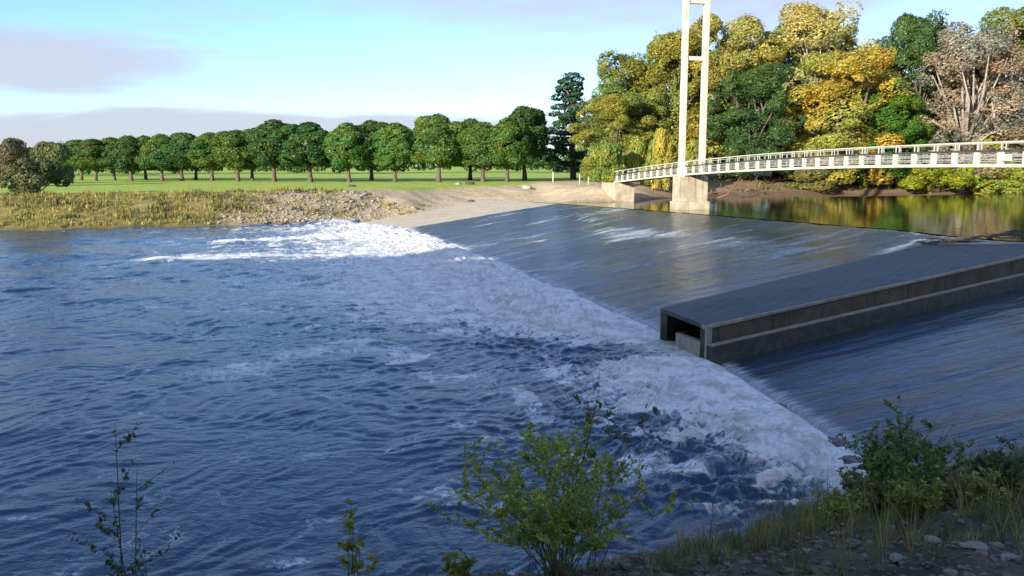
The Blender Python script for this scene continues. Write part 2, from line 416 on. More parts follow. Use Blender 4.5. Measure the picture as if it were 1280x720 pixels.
# ------------------------------------------------------------------ the river below the weir
th = np.radians(np.concatenate([np.linspace(-82, -36, 46)[:-1], np.linspace(-36, 36, 640), np.linspace(36, 62, 40)[1:]]))
dd = 8.0 * np.exp(np.linspace(0, math.log(135 / 8.0), 800))
T2, D2 = np.meshgrid(th, dd); n_, m_ = T2.shape
X = (np.tan(T2) * D2); big = np.abs(np.degrees(T2)) > 60
Y = D2.copy(); X = np.clip(X, -420, 120)
X, Y = X.ravel(), Y.ravel()
i = np.arange(n_ * m_).reshape(n_, m_); Fq = np.stack([i[:-1, :-1], i[:-1, 1:], i[1:, 1:], i[1:, :-1]], -1).reshape(-1, 4)
sp = 0.0036 * Y                     # mesh spacing
ST, TT = sdist(X, Y, TOE[::-1], True)                    # + = downstream side
tlen = TT.max() - TT                                        # metres along the toe from its far end
ang = math.radians(150); ca, sa = math.cos(ang), math.sin(ang)
def aniso(x, y, wl, stretch, rot, seed, ridge=True):
    c_, s_ = math.cos(rot), math.sin(rot); u = (x * c_ + y * s_) / wl; v = (-x * s_ + y * c_) / (wl * stretch)
    q = gnoise(u, v, seed)
    return (1 - np.abs(q) * 2.0) * 0.5 if ridge else q
wx, wy = X + 1.2 * fbm(X * .18, Y * .18, 3, 61), Y + 1.2 * fbm(X * .18, Y * .18, 3, 71)
turb = np.exp(-np.clip(ST, 0, None) / 9.0) * (ST > -2)
calm = 1 - 0.55 * sstep(0.1, 0.7, fbm(X * .09 + 3, Y * .12, 3, 81))
def wt(wl): return np.clip(wl / (2.6 * sp) - 0.3, 0, 1)
h = 0.034 * aniso(wx, wy, 2.4, 3.2, 2.62, 1, False) * wt(2.4) + 0.024 * aniso(wx, wy, 1.15, 3.4, 2.5, 2) * wt(1.15) + 0.03 * aniso(wx, wy, 0.6, 2.8, 2.75, 3) * wt(.6) \
    + 0.02 * aniso(wx, wy, 0.3, 2.2, 2.3, 4, False) * wt(.3) + 0.07 * fbm(X / 9, Y / 9, 3, 91) + 0.03 * aniso(wx, wy, 1.9, 1.5, 1.2, 7, False) * wt(1.9)
chop = sstep(-5, 3, X) * (1 - sstep(34, 44, Y)) * 0.9 + 0.35
h = h + chop * (0.034 * aniso(wx, wy, 0.42, 2.6, 1.9, 12) * wt(.42) + 0.024 * aniso(wx, wy, 0.24, 2.4, 2.1, 13) * wt(.24) + 0.026 * aniso(wx, wy, 0.6, 2.4, 1.75, 14) * wt(.7))
h = h * calm * 1.25 * (1 + 1.1 * sstep(28, 60, Y))
rough = 0.2 * (np.abs(fbm(wx * .8, wy * .8, 4, 101)) * 2 - 0.5) + 0.08 * fbm(wx * 2.2, wy * 2.2, 3, 111) * wt(.5)
roll = np.exp(-((ST - 1.6) / 1.7) ** 2)
churn = 0.27 * np.abs(fbm(wx * 1.3, wy * 1.3, 4, 141)) + 0.05 * fbm(wx * 3.1, wy * 3.1, 3, 151) * wt(.4)
h = h + turb * rough * 0.8 * sstep(0.3, 4.5, ST) * np.interp(Y, [22, 36], [.3, 1]) + churn * np.exp(-((ST - 3.4) / 2.8) ** 2) * np.interp(Y, [28.5, 30, 33, 35], [1, .25, .25, 1]) + 0.16 * roll * (0.8 + 0.35 * fbm(X * .5, Y * .5, 3, 121))
h = np.where(ST < -0.6, -0.5 - 0.1 * np.clip(-ST, 0, 5), np.where(ST < 0.6, h * sstep(-0.6, 0.6, ST) - 0.35 * (1 - sstep(-0.6, 0.5, ST)), h))
# foam: strength by distance below the toe, calm lee behind the fish pass
tl = tlen / tlen.max()
reach = np.interp(Y, [16, 21, 25, 28.5, 30, 32, 34, 38, 48, 60, 75, 90, 110], [1.4, 2.5, 4.0, 5.0, 0.9, 0.9, 4.5, 9.5, 14, 12, 10, 9, 5])
foam = 1.12 * np.exp(-(np.clip(ST - 1.0, 0, None) / reach) * 1.2) * (ST > -1.2)
foam = foam * (1 - 0.6 * sstep(93, 99, Y)) * (1 + 0.15 * fbm(wx * .3, wy * .3, 3, 301))
# shingle tail: the bright run of broken water below the far end, and streaks drifting from it
d1, t1 = sdist(X, Y, np.array([at(552, 304, 0)[:2], at(480, 292, 0)[:2], at(370, 299, 0)[:2], at(285, 303, 0)[:2]]))
foam = np.maximum(foam, 1.25 * np.exp(-(d1 / np.clip(5.5 - t1 * 0.12, 1.2, 6)) ** 2) * np.clip(1.15 - t1 / 42, 0, 1))
d2, t2 = sdist(X, Y, np.array([at(430, 320, 0)[:2], at(350, 318, 0)[:2], at(260, 323, 0)[:2], at(175, 325, 0)[:2]]))
foam = np.maximum(foam, 0.7 * np.exp(-(d2 / 1.6) ** 2))
d3, t3 = sdist(X, Y, np.array([at(520, 445, 0)[:2], at(420, 430, 0)[:2], at(280, 470, 0)[:2]]))
foam = np.maximum(foam, 0.4 * np.exp(-(d3 / 1.0) ** 2))
h = h + 0.25 * np.exp(-(d1 / 3) ** 2) * (0.5 + fbm(wx * .6, wy * .6, 4, 131)) * (ST > 0)
foam = foam + (0.42 * sstep(.35, .9, fbm(wx * .55, wy * .8, 4, 161) + .25) * np.exp(-np.clip(ST, 0, None) / 22) + 0.16 * sstep(.5, .9, fbm(wx * .8, wy * 1.1, 4, 171) + .2) * np.exp(-np.clip(ST, 0, None) / 60)) * (ST > 0)
crest_hi = np.clip((h - 0.16) * 3, 0, 0.28)
foam = np.clip(foam + crest_hi * 0.4, 0, 1.3)

def water_mat(name, base, foam_col, rough=0.06, bumps=((3.0, 0.12),), foam_scale=1.0, flow=None):
    k = NT(name); p = k.pos(); vec = p if flow is None else k.attr(flow, 'Color')
    hh = None
    for sc_, st in bumps:
        q = k.math('MULTIPLY', k.noise(k.scaled(vec, sc_) if isinstance(sc_, tuple) else k.scaled(vec, (sc_,) * 3), 1.0, 4, 0.55, 0.4), st)
        hh = q if hh is None else k.math('ADD', hh, q)
    nrm = k.bump(hh, 0.8, 0.5)
    if flow is not None:       # darker, weed-grown lanes down the face
        base = k.mix(k.smooth(k.noise(k.scaled(vec, (0.34, 0.025, 1)), 1.0, 5, .6), .42, .62), base, (0.034, 0.037, 0.026))
    milk = k.mix(k.smooth(k.attr('foam'), 0.1, 0.9), base, (0.17, 0.27, 0.33))      # aerated water is milky
    w = k.pbsdf(Base__Color=milk, Roughness=rough, IOR=1.333, Normal=nrm)
    # foam broken up by cells and threads
    fv = k.scaled(p, (1.0, 1.0, 0.4)) if flow is None else k.scaled(vec, (1.5, 0.11, 1.0))
    warp = k.n('ShaderNodeTexNoise', Scale=0.9 * foam_scale, Detail=3.0); k.set(warp, 'Vector', fv)
    vv = k.n('ShaderNodeVectorMath', _operation='MULTIPLY_ADD'); k.set(vv, 'i0', warp.outputs['Color']); vv.inputs[1].default_value = (1.6, 1.6, 0.4) if flow is None else (.35, .35, 0); k.set(vv, 'i2', fv)
    nz = k.noise(vv.outputs[0], 1.3 * foam_scale, 8, 0.68)
    thr = k.noise(vv.outputs[0], 4.5 * foam_scale, 5, 0.65)
    thr2 = k.noise(vv.outputs[0], 12.0 * foam_scale, 4, 0.6)
    r1 = k.noise(vv.outputs[0], 2.1 * foam_scale, 3, 0.6, 0.6); web = k.math('SUBTRACT', 1.0, k.math('MULTIPLY', k.math('ABSOLUTE', k.math('SUBTRACT', r1, 0.5)), 5.0), clamp=True)
    br = k.math('ADD', k.math('ADD', k.math('MULTIPLY', nz, 0.75), k.math('MULTIPLY', web, 0.42)), k.math('MULTIPLY_ADD', thr2, 0.3, -0.2))
    f = k.attr('foam')
    val = k.math('SUBTRACT', k.math('ADD', f, br), 0.93)
    fac = k.math('MULTIPLY', k.smooth(val, -0.1, 0.26), .97)
    fcol = k.mix(k.smooth(k.math('ADD', k.math('MULTIPLY', thr, .6), nz), 0.66, 0.92), tuple(q * .74 for q in foam_col), tuple(min(.96, q * 1.25) for q in foam_col))
    fs = k.pbsdf(Base__Color=fcol, Roughness=0.7, Normal=k.bump(k.math('ADD', thr, nz), 0.7, 0.25))
    m = k.n('ShaderNodeMixShader'); k.set(m, 'i0', fac); k.set(m, 'i1', w); k.set(m, 'i2', fs)
    return k.done(m.outputs[0])
RIVER = water_mat('river_water', (0.026, 0.056, 0.095), (0.82, 0.82, 0.75), 0.07, (((2.2, 3.4, 2.2), 0.075), (7.0, 0.036), (18.0, 0.02)))
river = struct(mesh_np('river', np.stack([X, Y, h], 1), Fq, RIVER, None, True, None, {'foam': foam}))

# ------------------------------------------------------------------ weir: concrete apron and the sheet of water sliding over it
ts = np.linspace(-0.085, 1.02, 420); ws = np.linspace(-0.03, 1.0, 150)
tt, ww = np.meshgrid(ts, ws); tt, ww = tt.ravel(), ww.ravel()
wc = np.clip(ww, 0, 1)
X, Y = ruled(tt, wc)
ax_, ay_ = toe_pt(tt); bx_, by_ = crest_pt(tt); flen = np.hypot(bx_ - ax_, by_ - ay_)
U = tt * 98.0; V = wc * flen                                  # metres along and down the face
i = np.arange(len(ts) * len(ws)).reshape(len(ws), len(ts)); FqA = np.stack([i[:-1, :-1], i[:-1, 1:], i[1:, 1:], i[1:, :-1]], -1).reshape(-1, 4)
weir = thing('weir', 'long diagonal weir whose smooth dark water slides over a wide sloping concrete face', 'weir', (6, 60, 0))
def local(v, root): return np.asarray(v) - np.array(root.location)
zc = apron_z(wc) - 0.06 - 0.16 * (tt > 0.004) - 0.5 * (ww < 0)
k = NT('wet_concrete'); p = k.pos(); col = k.mix(k.smooth(k.noise(p, 0.7, 8, .7), .35, .65), (0.46, 0.39, 0.27), (0.58, 0.5, 0.37)); col = k.mix(k.smooth(k.noise(p, 3, 6, .7), .55, .72), col, (0.24, 0.19, 0.12))
CONC_DRY = k.done(k.pbsdf(Base__Color=col, Roughness=0.9, Normal=k.bump(k.noise(p, 5, 6), .5, .08)))
dry = 0.14 * (tt < 0.004)
mesh_np('apron', local(np.stack([X, Y, zc], 1), weir), FqA, CONC_DRY, weir, True)
film = tt.reshape(len(ws), len(ts)) >= 0.0005
flow_n = fbm(U * 0.55, V * 0.06, 4, 201); fine = fbm(U * 1.7, V * 0.12, 3, 211)
zz = apron_z(wc) + 0.05 * flow_n + 0.03 * fine + 0.02 * fbm(X * .8, Y * .8, 3, 221) - 0.28 * (ww < 0) - 0.1 * sstep(0.985, 1.0, ww)
af = np.clip(0.05 + 0.3 * fbm(U * 0.7 + 1.2 * fbm(U * .1, V * .1, 2, 5), V * 0.08, 4, 231) + 0.3 * fbm(U * .05, V * .07, 3, 241), 0, .55) * (1 - .9 * sstep(.6, .72, tt))
af = af + 0.3 * sstep(0.96, 0.995, ww) * sstep(-0.1, 0.5, fbm(U * .7, V, 3, 251)) * (tt < 0.7) + 0.85 * np.exp(-wc * flen / 0.5) * (tt < 0.97)
keep = film[:-1, :-1].ravel() & film[:-1, 1:].ravel()
SHEET = water_mat('sliding_water', (0.024, 0.045, 0.085), (0.5, 0.54, 0.56), 0.2, (((2.2, 0.22, 1.0), 0.16), ((6.0, 0.7, 1.0), 0.06), ((16, 3, 1), 0.02)), 1.6, 'flow')
mesh_np('water_sheet', local(np.stack([X, Y, zz], 1), weir), FqA[keep], SHEET, weir, True, None, {'foam': af, 'flow': np.stack([U, V, 0 * U], 1)})

# ------------------------------------------------------------------ still pool above the crest
xs = np.linspace(-10, 170, 260); ys = np.linspace(20, 190, 240)
ct = np.linspace(-0.05, 1.1, 260); cx, cy = crest_pt(ct); cx2 = cx + 190; cy2 = cy + 60
q = np.linspace(0, 1, 200) ** 2.0
X = (cx[None, :] * (1 - q[:, None]) + cx2[None, :] * q[:, None]).ravel(); Y = (cy[None, :] * (1 - q[:, None]) + cy2[None, :] * q[:, None]).ravel()
i = np.arange(len(ct) * len(q)).reshape(len(q), len(ct)); Fq = np.stack([i[:-1, :-1], i[:-1, 1:], i[1:, 1:], i[1:, :-1]], -1).reshape(-1, 4)
k = NT('pool_water'); p = k.pos()
hh = k.math('ADD', k.math('MULTIPLY', k.noise(k.scaled(p, (.35, .6, 1)), 1, 3), 0.05), k.math('MULTIPLY', k.noise(p, 1.6, 3), 0.016))
POOL = k.done(k.pbsdf(Base__Color=(0.032, 0.03, 0.012), Roughness=0.06, IOR=1.333, Normal=k.bump(hh, .5, .4)))
pool = struct(mesh_np('pool', np.stack([X, Y, 1.6 + 0.006 * gnoise(X, Y, 5)], 1), Fq, POOL, None, True))
# river bed under everything, so that nothing is open below
bed = struct(mesh_np('river_bed', [(-900, -40, -3.2), (900, -40, -3.2), (900, 300, -3.2), (-900, 300, -3.2)], [[0, 1, 2, 3]], SOIL))

# ------------------------------------------------------------------ fish pass
k = NT('pass_concrete'); p = k.pos()
col = k.mix(k.smooth(k.noise(p, 1.2, 8, .7), .35, .65), (0.065, 0.05, 0.032), (0.12, 0.093, 0.06)); col = k.mix(k.smooth(k.noise(k.scaled(p, (3, 3, .5)), 1.5, 6, .7), .52, .7), col, (0.05, 0.045, 0.03))
sz = k.n('ShaderNodeSeparateXYZ'); k.set(sz, 'i0', p); lo = k.math('ADD', sz.outputs[2], k.math('MULTIPLY', k.noise(p, 1.3, 6, .7), .7))
col = k.mix(k.smooth(lo, 1.25, .75), col, (.028, .03, .018)); wj = k.n('ShaderNodeTexWave', _wave_type='BANDS', Scale=.105); k.set(wj, 'Vector', k.scaled(p, (1, 1, 1), R(-33))); col = k.mix(k.math('MULTIPLY', k.smooth(wj.outputs['Fac'], .985, .998), .45), col, (.02, .02, .015))
PASS = k.done(k.pbsdf(Base__Color=col, Roughness=0.85, Normal=k.bump(k.noise(p, 7, 7), .6, .04)))
k = NT('pass_deck'); p = k.pos()
col = k.mix(k.smooth(k.noise(p, .9, 8, .7), .35, .7), (0.028, 0.031, 0.034), (0.06, 0.065, 0.07)); w_ = k.n('ShaderNodeTexWave', _wave_type='BANDS', Scale=0.55); k.set(w_, 'Vector', k.scaled(p, (1, 1, 1), R(35))); col = k.mix(k.smooth(w_.outputs['Fac'], .97, 1.0), col, (0.09, 0.09, 0.085))
PASSTOP = k.done(k.pbsdf(Base__Color=col, Roughness=0.6, Normal=k.bump(k.noise(p, 12, 5), .4, .02)))
PALE = mat_plain('pale_concrete', (0.26, 0.22, 0.165), (0.38, 0.33, 0.25), 2.5, .85, .02)
A = Vector(at(826, 385, 1.42)); B = Vector(at(884, 407, 1.36)); Cc = Vector(atd(1282, 319, 42.5)); Dd = Vector(at(1156, 305.5, 2.05)); Ee = Vector(at(1282, 305, 2.1))
C2 = Cc + (Cc - B).normalized() * 9; E2 = C2 + Vector((1.5, 9, -0.3))
fp = thing('fish_pass', 'dark flat-topped concrete fish pass lying across the sloping face of the weir', 'fish pass', (B.x, B.y, 0))
O = Vector(fp.location)
def L(p): return Vector(p) - O
mb = MB()
poly = [B, Cc, C2, E2, Ee, Dd, A]
tv = [L(p) for p in poly]; bv = [L(p) - Vector((0, 0, .16)) for p in poly]; nP = len(poly)
mb.add(tv + bv, [[0, 1, 4, 5, 6], [1, 2, 3, 4], [7 + j for j in (6, 5, 4, 1, 0)], [7 + j for j in (4, 3, 2, 1)]] + [[j, 7 + j, 7 + (j + 1) % nP, (j + 1) % nP] for j in range(nP)])
mb.build('deck', PASSTOP, fp)
nd = (Cc - B); nd.z = 0; nd.normalize(); nout = Vector((nd.y, -nd.x, 0))         # outward, towards the near bank
def wallm(p, q, t, out, z0, z1, drop=0.0):
    m = MB(); a, b, o = L(p), L(q), out * t
    m.hexa([(a.x, a.y, z0), (a.x + o.x, a.y + o.y, z0), (b.x + o.x, b.y + o.y, z1), (b.x, b.y, z1), (a.x, a.y, a.z - drop), (a.x + o.x, a.y + o.y, a.z - drop), (b.x + o.x, b.y + o.y, b.z - drop), (b.x, b.y, b.z - drop)])
    return m
wallm(B + nout * .004, C2 + nout * .004, 0.32, -nout, -0.6, .4, .163).build('side_wall', PASS, fp)
m2 = MB(); m2.bar(L(B) + nout * .02 + Vector((0, 0, -.05)), L(C2) + nout * .02 + Vector((0, 0, -.05)), .1, .12); m2.build('coping', PALE, fp, bevel=.015)
# ledge with the splash line along the foot of the outer wall
lb, lc = Vector((B.x, B.y, B.z - 0.72)) + nout * .003, Vector((C2.x, C2.y, C2.z - 0.95)) + nout * .003
mm = MB(); a, b = L(lb), L(lc); o1 = nout * .3; o2 = nout * .45
mm.hexa([a - Vector((0, 0, 1)), a + o1 - Vector((0, 0, 1)), b + o2 - Vector((0, 0, 1)), b - Vector((0, 0, 1)), a, a + o1, b + o2, b]); mm.build('footing', mat_plain('wet_dark_concrete', (.035, .032, .024), (.075, .065, .05), 3, .6, .03), fp, bevel=.02)
mm = MB(); mm.bar(a + o1 * .55 + Vector((0, 0, .03)), b + o2 * .55 + Vector((0, 0, .03)), .26, .05); mm.build('ledge', PALE, fp, bevel=.012)
fd = (Dd - A); fd.z = 0; fd.normalize(); fout = Vector((-fd.y, fd.x, 0))
wallm(A + fout * .004, Dd + fout * .004, .32, -fout, -.6, .2, .163).build('side_wall', PASS, fp)
# end post, low sill and dark back of the outlet
e = (B - A); e.z = 0; el = e.length; e.normalize()
inn = Vector((-e.y, e.x, 0)); inn = (fd + nd).normalized()
m3 = MB(); q0 = L(B); m3.hexa([(q0 - e * .0 + dv + Vector((0, 0, 0))) for dv in []] or [Vector((x, y, z)) for z in (-.6, B.z - .01) for x, y in ((q0.x - e.x * .36 - inn.x * .03, q0.y - e.y * .36 - inn.y * .03), (q0.x + e.x * .03 - inn.x * .03, q0.y + e.y * .03 - inn.y * .03), (q0.x + e.x * .03 + inn.x * .3, q0.y + e.y * .03 + inn.y * .3), (q0.x - e.x * .36 + inn.x * .3, q0.y - e.y * .36 + inn.y * .3))])
m3.build('end_post', PALE, fp, bevel=.015)
qa, qb = L(A + e * (el * .3) + inn * .15), L(B - e * .37 + inn * .15)
m4 = MB(); m4.hexa([Vector((q_.x + w.x, q_.y + w.y, z)) for z in (-.6, .62) for q_, w in ((qa, inn * 0), (qb, inn * 0), (qb, inn * .25), (qa, inn * .25))]); m4.build('end_sill', PALE, fp, bevel=.015)
m4 = MB(); m4.hexa([Vector((q_.x + w.x, q_.y + w.y, z)) for z in (-.6, .62) for q_, w in ((qa, inn * .26), (qa + e * .22, inn * .26), (qa + e * .22, inn * 3.5), (qa, inn * 3.5))]); m4.build('inner_wall', PASS, fp)
bk0, bk1 = L(A + inn * 4.2 + e * .4), L(B + inn * 4.2 - e * .45)
m5 = MB(); m5.hexa([Vector((q_.x + w.x, q_.y + w.y, z)) for z in (-.6, 1.2) for q_, w in ((bk0, inn * 0), (bk1, inn * 0), (bk1, inn * .3), (bk0, inn * .3))]); m5.build('baffle', PASS, fp)

# ------------------------------------------------------------------ footbridge
WHITE = mat_plain('white_paint', (0.44, 0.42, 0.35), (0.56, 0.54, 0.46), 1.2, .55, 0, 6, ((.35, .3, .22), (4, 4, .35), .35))
GREYM = mat_plain('grey_mesh_rail', (0.2, 0.2, 0.19), (0.3, 0.3, 0.28), 2, .6)
DARKM = mat_plain('dark_rail', (0.03, 0.032, 0.03), (0.055, 0.055, 0.05), 2, .6)
PIER = mat_plain('pier_concrete', (0.33, 0.285, 0.2), (0.46, 0.41, 0.31), .9, .9, .03, 8, ((.16, .14, .09), (3, 3, .25), .7))
yL, yR = 125.0, 54.0
xL, xR = (770 - 640) / F * yL * 1.003, (1280 - 640) / F * yR * 1.02
mslope = (xR - xL) / (yR - yL)
def bx(y): return xL + (y - yL) * mslope
def bz(y): return 6.8 - 0.00052 * (y - 56) ** 2
ax = Vector((mslope, 1, 0)).normalized(); px = Vector((ax.y, -ax.x, 0))       # px points to the right (upstream) side
fb = thing('footbridge', 'white cambered footbridge with a tall twin-legged tower on a concrete pier by the crest', 'footbridge', (bx(100), 100, 0))
O = Vector(fb.location); BW = 2.0
ysb = np.arange(125, 13, -2.0)
def bp(y, off, dz): return Vector((bx(y), y, bz(y) + dz)) + px * off - O
def strip(name, off, dz, w, hgt, mat):
    m = MB(); yy = np.linspace(126, 13, 41)
    for a_, b_ in zip(yy[:-1], yy[1:]): m.bar(bp(a_, off, dz), bp(b_, off, dz), w, hgt)
    return m.build(name, mat, fb)
strip('deck', BW / 2, .12, BW - .2, .2, mat_plain('deck_soffit', (.1, .085, .07), (.17, .15, .12), 2, .9))
strip('fascia_beam', 0, .1, .16, .22, WHITE); strip('fascia_beam', BW, .1, .16, .22, WHITE)
for dz in (.36, .52, .68, .84): strip('infill_rail', 0, dz, .035, .06, GREYM)
strip('dark_rail', 0, 1.06, .08, .15, DARKM)
strip('handrail', -.02, 1.64, .08, .09, WHITE)
for y in ysb:
    m = MB(); m.bar(bp(y, -.02, .21), bp(y, -.02, .99), .14, .5, up=(ax.x, ax.y, 0)); m.build('post', WHITE, fb)
m = MB()
for y in ysb: m.bar(bp(y, -.02, 1.14), bp(y, -.02, 1.62), .05, .07, up=(ax.x, ax.y, 0)); m.bar(bp(y - .35, -.02, 1.14), bp(y - .35, -.02, 1.62), .05, .05, up=(ax.x, ax.y, 0))
m.build('upper_rail_stanchions', WHITE, fb)['kind'] = 'stuff'
m = MB()
for y in ysb: m.bar(bp(y, BW, .21), bp(y, BW, 1.6), .1, .12, up=(ax.x, ax.y, 0))
yy = np.linspace(126, 13, 41)
for dz in (.5, .8, 1.06, 1.62):
    for a_, b_ in zip(yy[:-1], yy[1:]): m.bar(bp(a_, BW + .002, dz), bp(b_, BW + .002, dz), .05, .08)
m.build('far_side_railing', GREYM, fb)
# tower
tY = 103.5
for off in (-.32, BW + .32):
    m = MB(); b0 = bp(tY, off, 0); m.bar(Vector((b0.x, b0.y, bz(tY) - .35)), Vector((b0.x, b0.y, 29)), .62, .7, up=(ax.x, ax.y, 0)); m.build('tower_leg', WHITE, fb, bevel=.04)
for zc_ in (atd(868, 73, tY)[2], atd(868, 1.5, tY)[2]):
    m = MB(); m.bar(Vector((*bp(tY, -.1, 0)[:2], zc_)), Vector((*bp(tY, BW + .1, 0)[:2], zc_)), .45, .5); m.build('cross_beam', WHITE, fb, bevel=.03)
m = MB()
for z0, z1, g in ((-.5, 2.55, .2), (2.55, bz(tY) - .12, 0.0)):
    cs = [bp(tY, -1.0 - g, 0) - ax * (.95 + g), bp(tY, BW + .75 + g, 0) - ax * (.95 + g), bp(tY, BW + .75 + g, 0) + ax * (.95 + g), bp(tY, -1.0 - g, 0) + ax * (.95 + g)]
    m.hexa([Vector((c_.x, c_.y, z)) for z in (z0, z1) for c_ in cs])
m.build('pier', PIER, fb, bevel=.04)
m = MB(); m.hexa([Vector((c_.x, c_.y, z)) for z in (1.5, bz(125) - .06) for c_ in (bp(124.5, -.5, 0), bp(124.5, BW + .5, 0), bp(130, BW + .5, 0), bp(130, -.5, 0))]); m.build('abutment', PIER, fb)
m = MB(); p_ = bp(56.5, -.14, .62); m.bar(p_ - ax * .5, p_ + ax * .5, .04, .42); m.build('sign_plate', WHITE, fb)

# ------------------------------------------------------------------ park trees
def gz(x, y): return float(far_z(np.array([x]), np.array([y]))[0])
def place(X, d): x = (X - 640) / F * d * 1.0; return x, d
PARK = [  # photo column, top row, crown width in px, distance, leaf, variant, label
    (106, 174, 34, 215, 'park', 0), (124, 173, 34, 208, 'park', 1), (147, 171, 36, 213, 'park', 2), (168, 169, 38, 203, 'parkdark', 0),
    (186, 169, 36, 210, 'park', 1), (206, 167, 42, 200, 'park', 2), (231, 165, 44, 197, 'parkdark', 0), (248, 170, 36, 209, 'park', 1), (268, 165, 46, 192, 'park', 2),
    (300, 162, 44, 186, 'park', 1), (345, 149, 62, 182, 'parkdark', 0), (318, 161, 40, 196, 'park', 2), (390, 152, 64, 178, 'parkdark', 1), (438, 153, 48, 176, 'park', 2), (466, 150, 50, 192, 'parkdark', 0),
    (495, 153, 52, 176, 'park', 1), (549, 142, 66, 174, 'park', 0), (588, 148, 50, 190, 'parkdark', 2), (604, 152, 56, 172, 'park', 1), (634, 147, 52, 171, 'park', 2), (656, 132, 62, 184, 'parkdark', 0)]
ORD = ['first', 'second', 'third', 'fourth', 'fifth', 'sixth', 'seventh', 'eighth', 'ninth', 'tenth', 'eleventh', 'twelfth', 'thirteenth', 'fourteenth', 'fifteenth', 'sixteenth', 'seventeenth', 'eighteenth', 'nineteenth', 'twentieth', 'last']
order = sorted(range(len(PARK)), key=lambda j: PARK[j][0])
for rank, j in enumerate(order):
    X_, top, wpx, d, leaf, var = PARK[j]
    x, y = place(X_, d); z = gz(x, y); hgt = (CAM_Z + (205 - top) / F * d) - z
    wf = (wpx * (1.55 if X_ < 330 else 1.28) / F * d) / (hgt * 0.66)
    look = 'small round' if top > 164 else 'tall round' if top < 149 else 'round'
    tone = 'dark green' if leaf == 'parkdark' else 'green'
    tree('park_tree', 'round', rank * 5 + var, leaf, (x, y, z), hgt, max(.6, min(1.6, wf)), f'{look} {tone} park tree, {ORD[rank]} in the row counted from the grey-green bush', 'tree', 'trees in a row along the park lawn')

# ------------------------------------------------------------------ riverside wood beyond the pool
WOOD = [  # column, top row, width px, distance, kind, leaf, variant, label
    (716, 93, 66, 178, 'pine', 'pine', 0, 'dark blue-green feathery tree standing at the end of the park row', 'conifer_tree'),
    (768, 118, 84, 150, 'tall', 'olive', 0, 'lowest olive-green tree at the sloping end of the wood beside the footbridge end', 'broadleaf_tree'),
    (800, 62, 96, 162, 'tall', 'green', 1, 'green tree on the shoulder of the wood, just before the bridge tower', 'broadleaf_tree'),
    (838, 40, 100, 158, 'tall', 'olive', 2, 'tall olive-yellow tree standing behind the lower bridge tower', 'broadleaf_tree'),
    (900, 20, 118, 160, 'tall', 'yellow', 3, 'tall yellowing tree directly right of the bridge tower', 'broadleaf_tree'),
    (936, 82, 104, 149, 'tall', 'dark', 0, 'lower dark green tree in front of the yellowing tree by the tower', 'broadleaf_tree'),
    (1012, 13, 122, 163, 'wispy', 'paleyellow', 0, 'tallest pale straw-yellow feathery tree in the wood', 'willow_tree'),
    (1000, 22, 110, 170, 'tall', 'olive', 1, 'olive tree rising behind the pale straw-yellow feathery tree', 'broadleaf_tree'),
    (1040, 62, 130, 150, 'tall', 'gold', 2, 'golden autumn tree at the front edge of the wood', 'broadleaf_tree'),
    (1132, 17, 96, 164, 'tall', 'dark', 3, 'tall dark green tree between the golden and the pinkish grey trees', 'broadleaf_tree'),
    (1108, 108, 84, 150, 'tall', 'bright', 1, 'short bright green tree below the tall dark green one', 'broadleaf_tree'),
    (1196, 40, 116, 150, 'wispy', 'pink', 1, 'pinkish grey half-bare tree with thin leaves', 'broadleaf_tree'),
    (1200, 60, 100, 168, 'tall', 'green', 0, 'green tree half hidden behind the pinkish grey half-bare tree', 'broadleaf_tree'),
    (1262, 14, 112, 160, 'tall', 'green', 2, 'tall leafy green tree beyond the pinkish grey tree, by the edge of view', 'broadleaf_tree'),
    (1340, 24, 110, 156, 'tall', 'olive', 3, 'olive tree at the right-hand end of the wood, its side just in view', 'broadleaf_tree'),
    (966, 46, 90, 172, 'tall', 'dark', 2, 'dark green tree in the gap between the yellowing tree and the straw-yellow tree', 'broadleaf_tree'),
    (1078, 58, 90, 172, 'tall', 'olive', 0, 'olive tree behind the golden autumn tree', 'broadleaf_tree'),
]
for X_, top, wpx, d, kind, leaf, var, lab, nm in WOOD:
    d += 22; x, y = place(X_, d); z = gz(x, y); hgt = (CAM_Z + (205 - top) / F * d) - z
    base_w = {'tall': .44, 'wispy': .42, 'pine': .36}[kind]
    tree(nm, kind, var, leaf, (x, y, z), hgt, (wpx / F * d) / (hgt * base_w), lab, 'tree', 'trees of the wood beyond the pool')
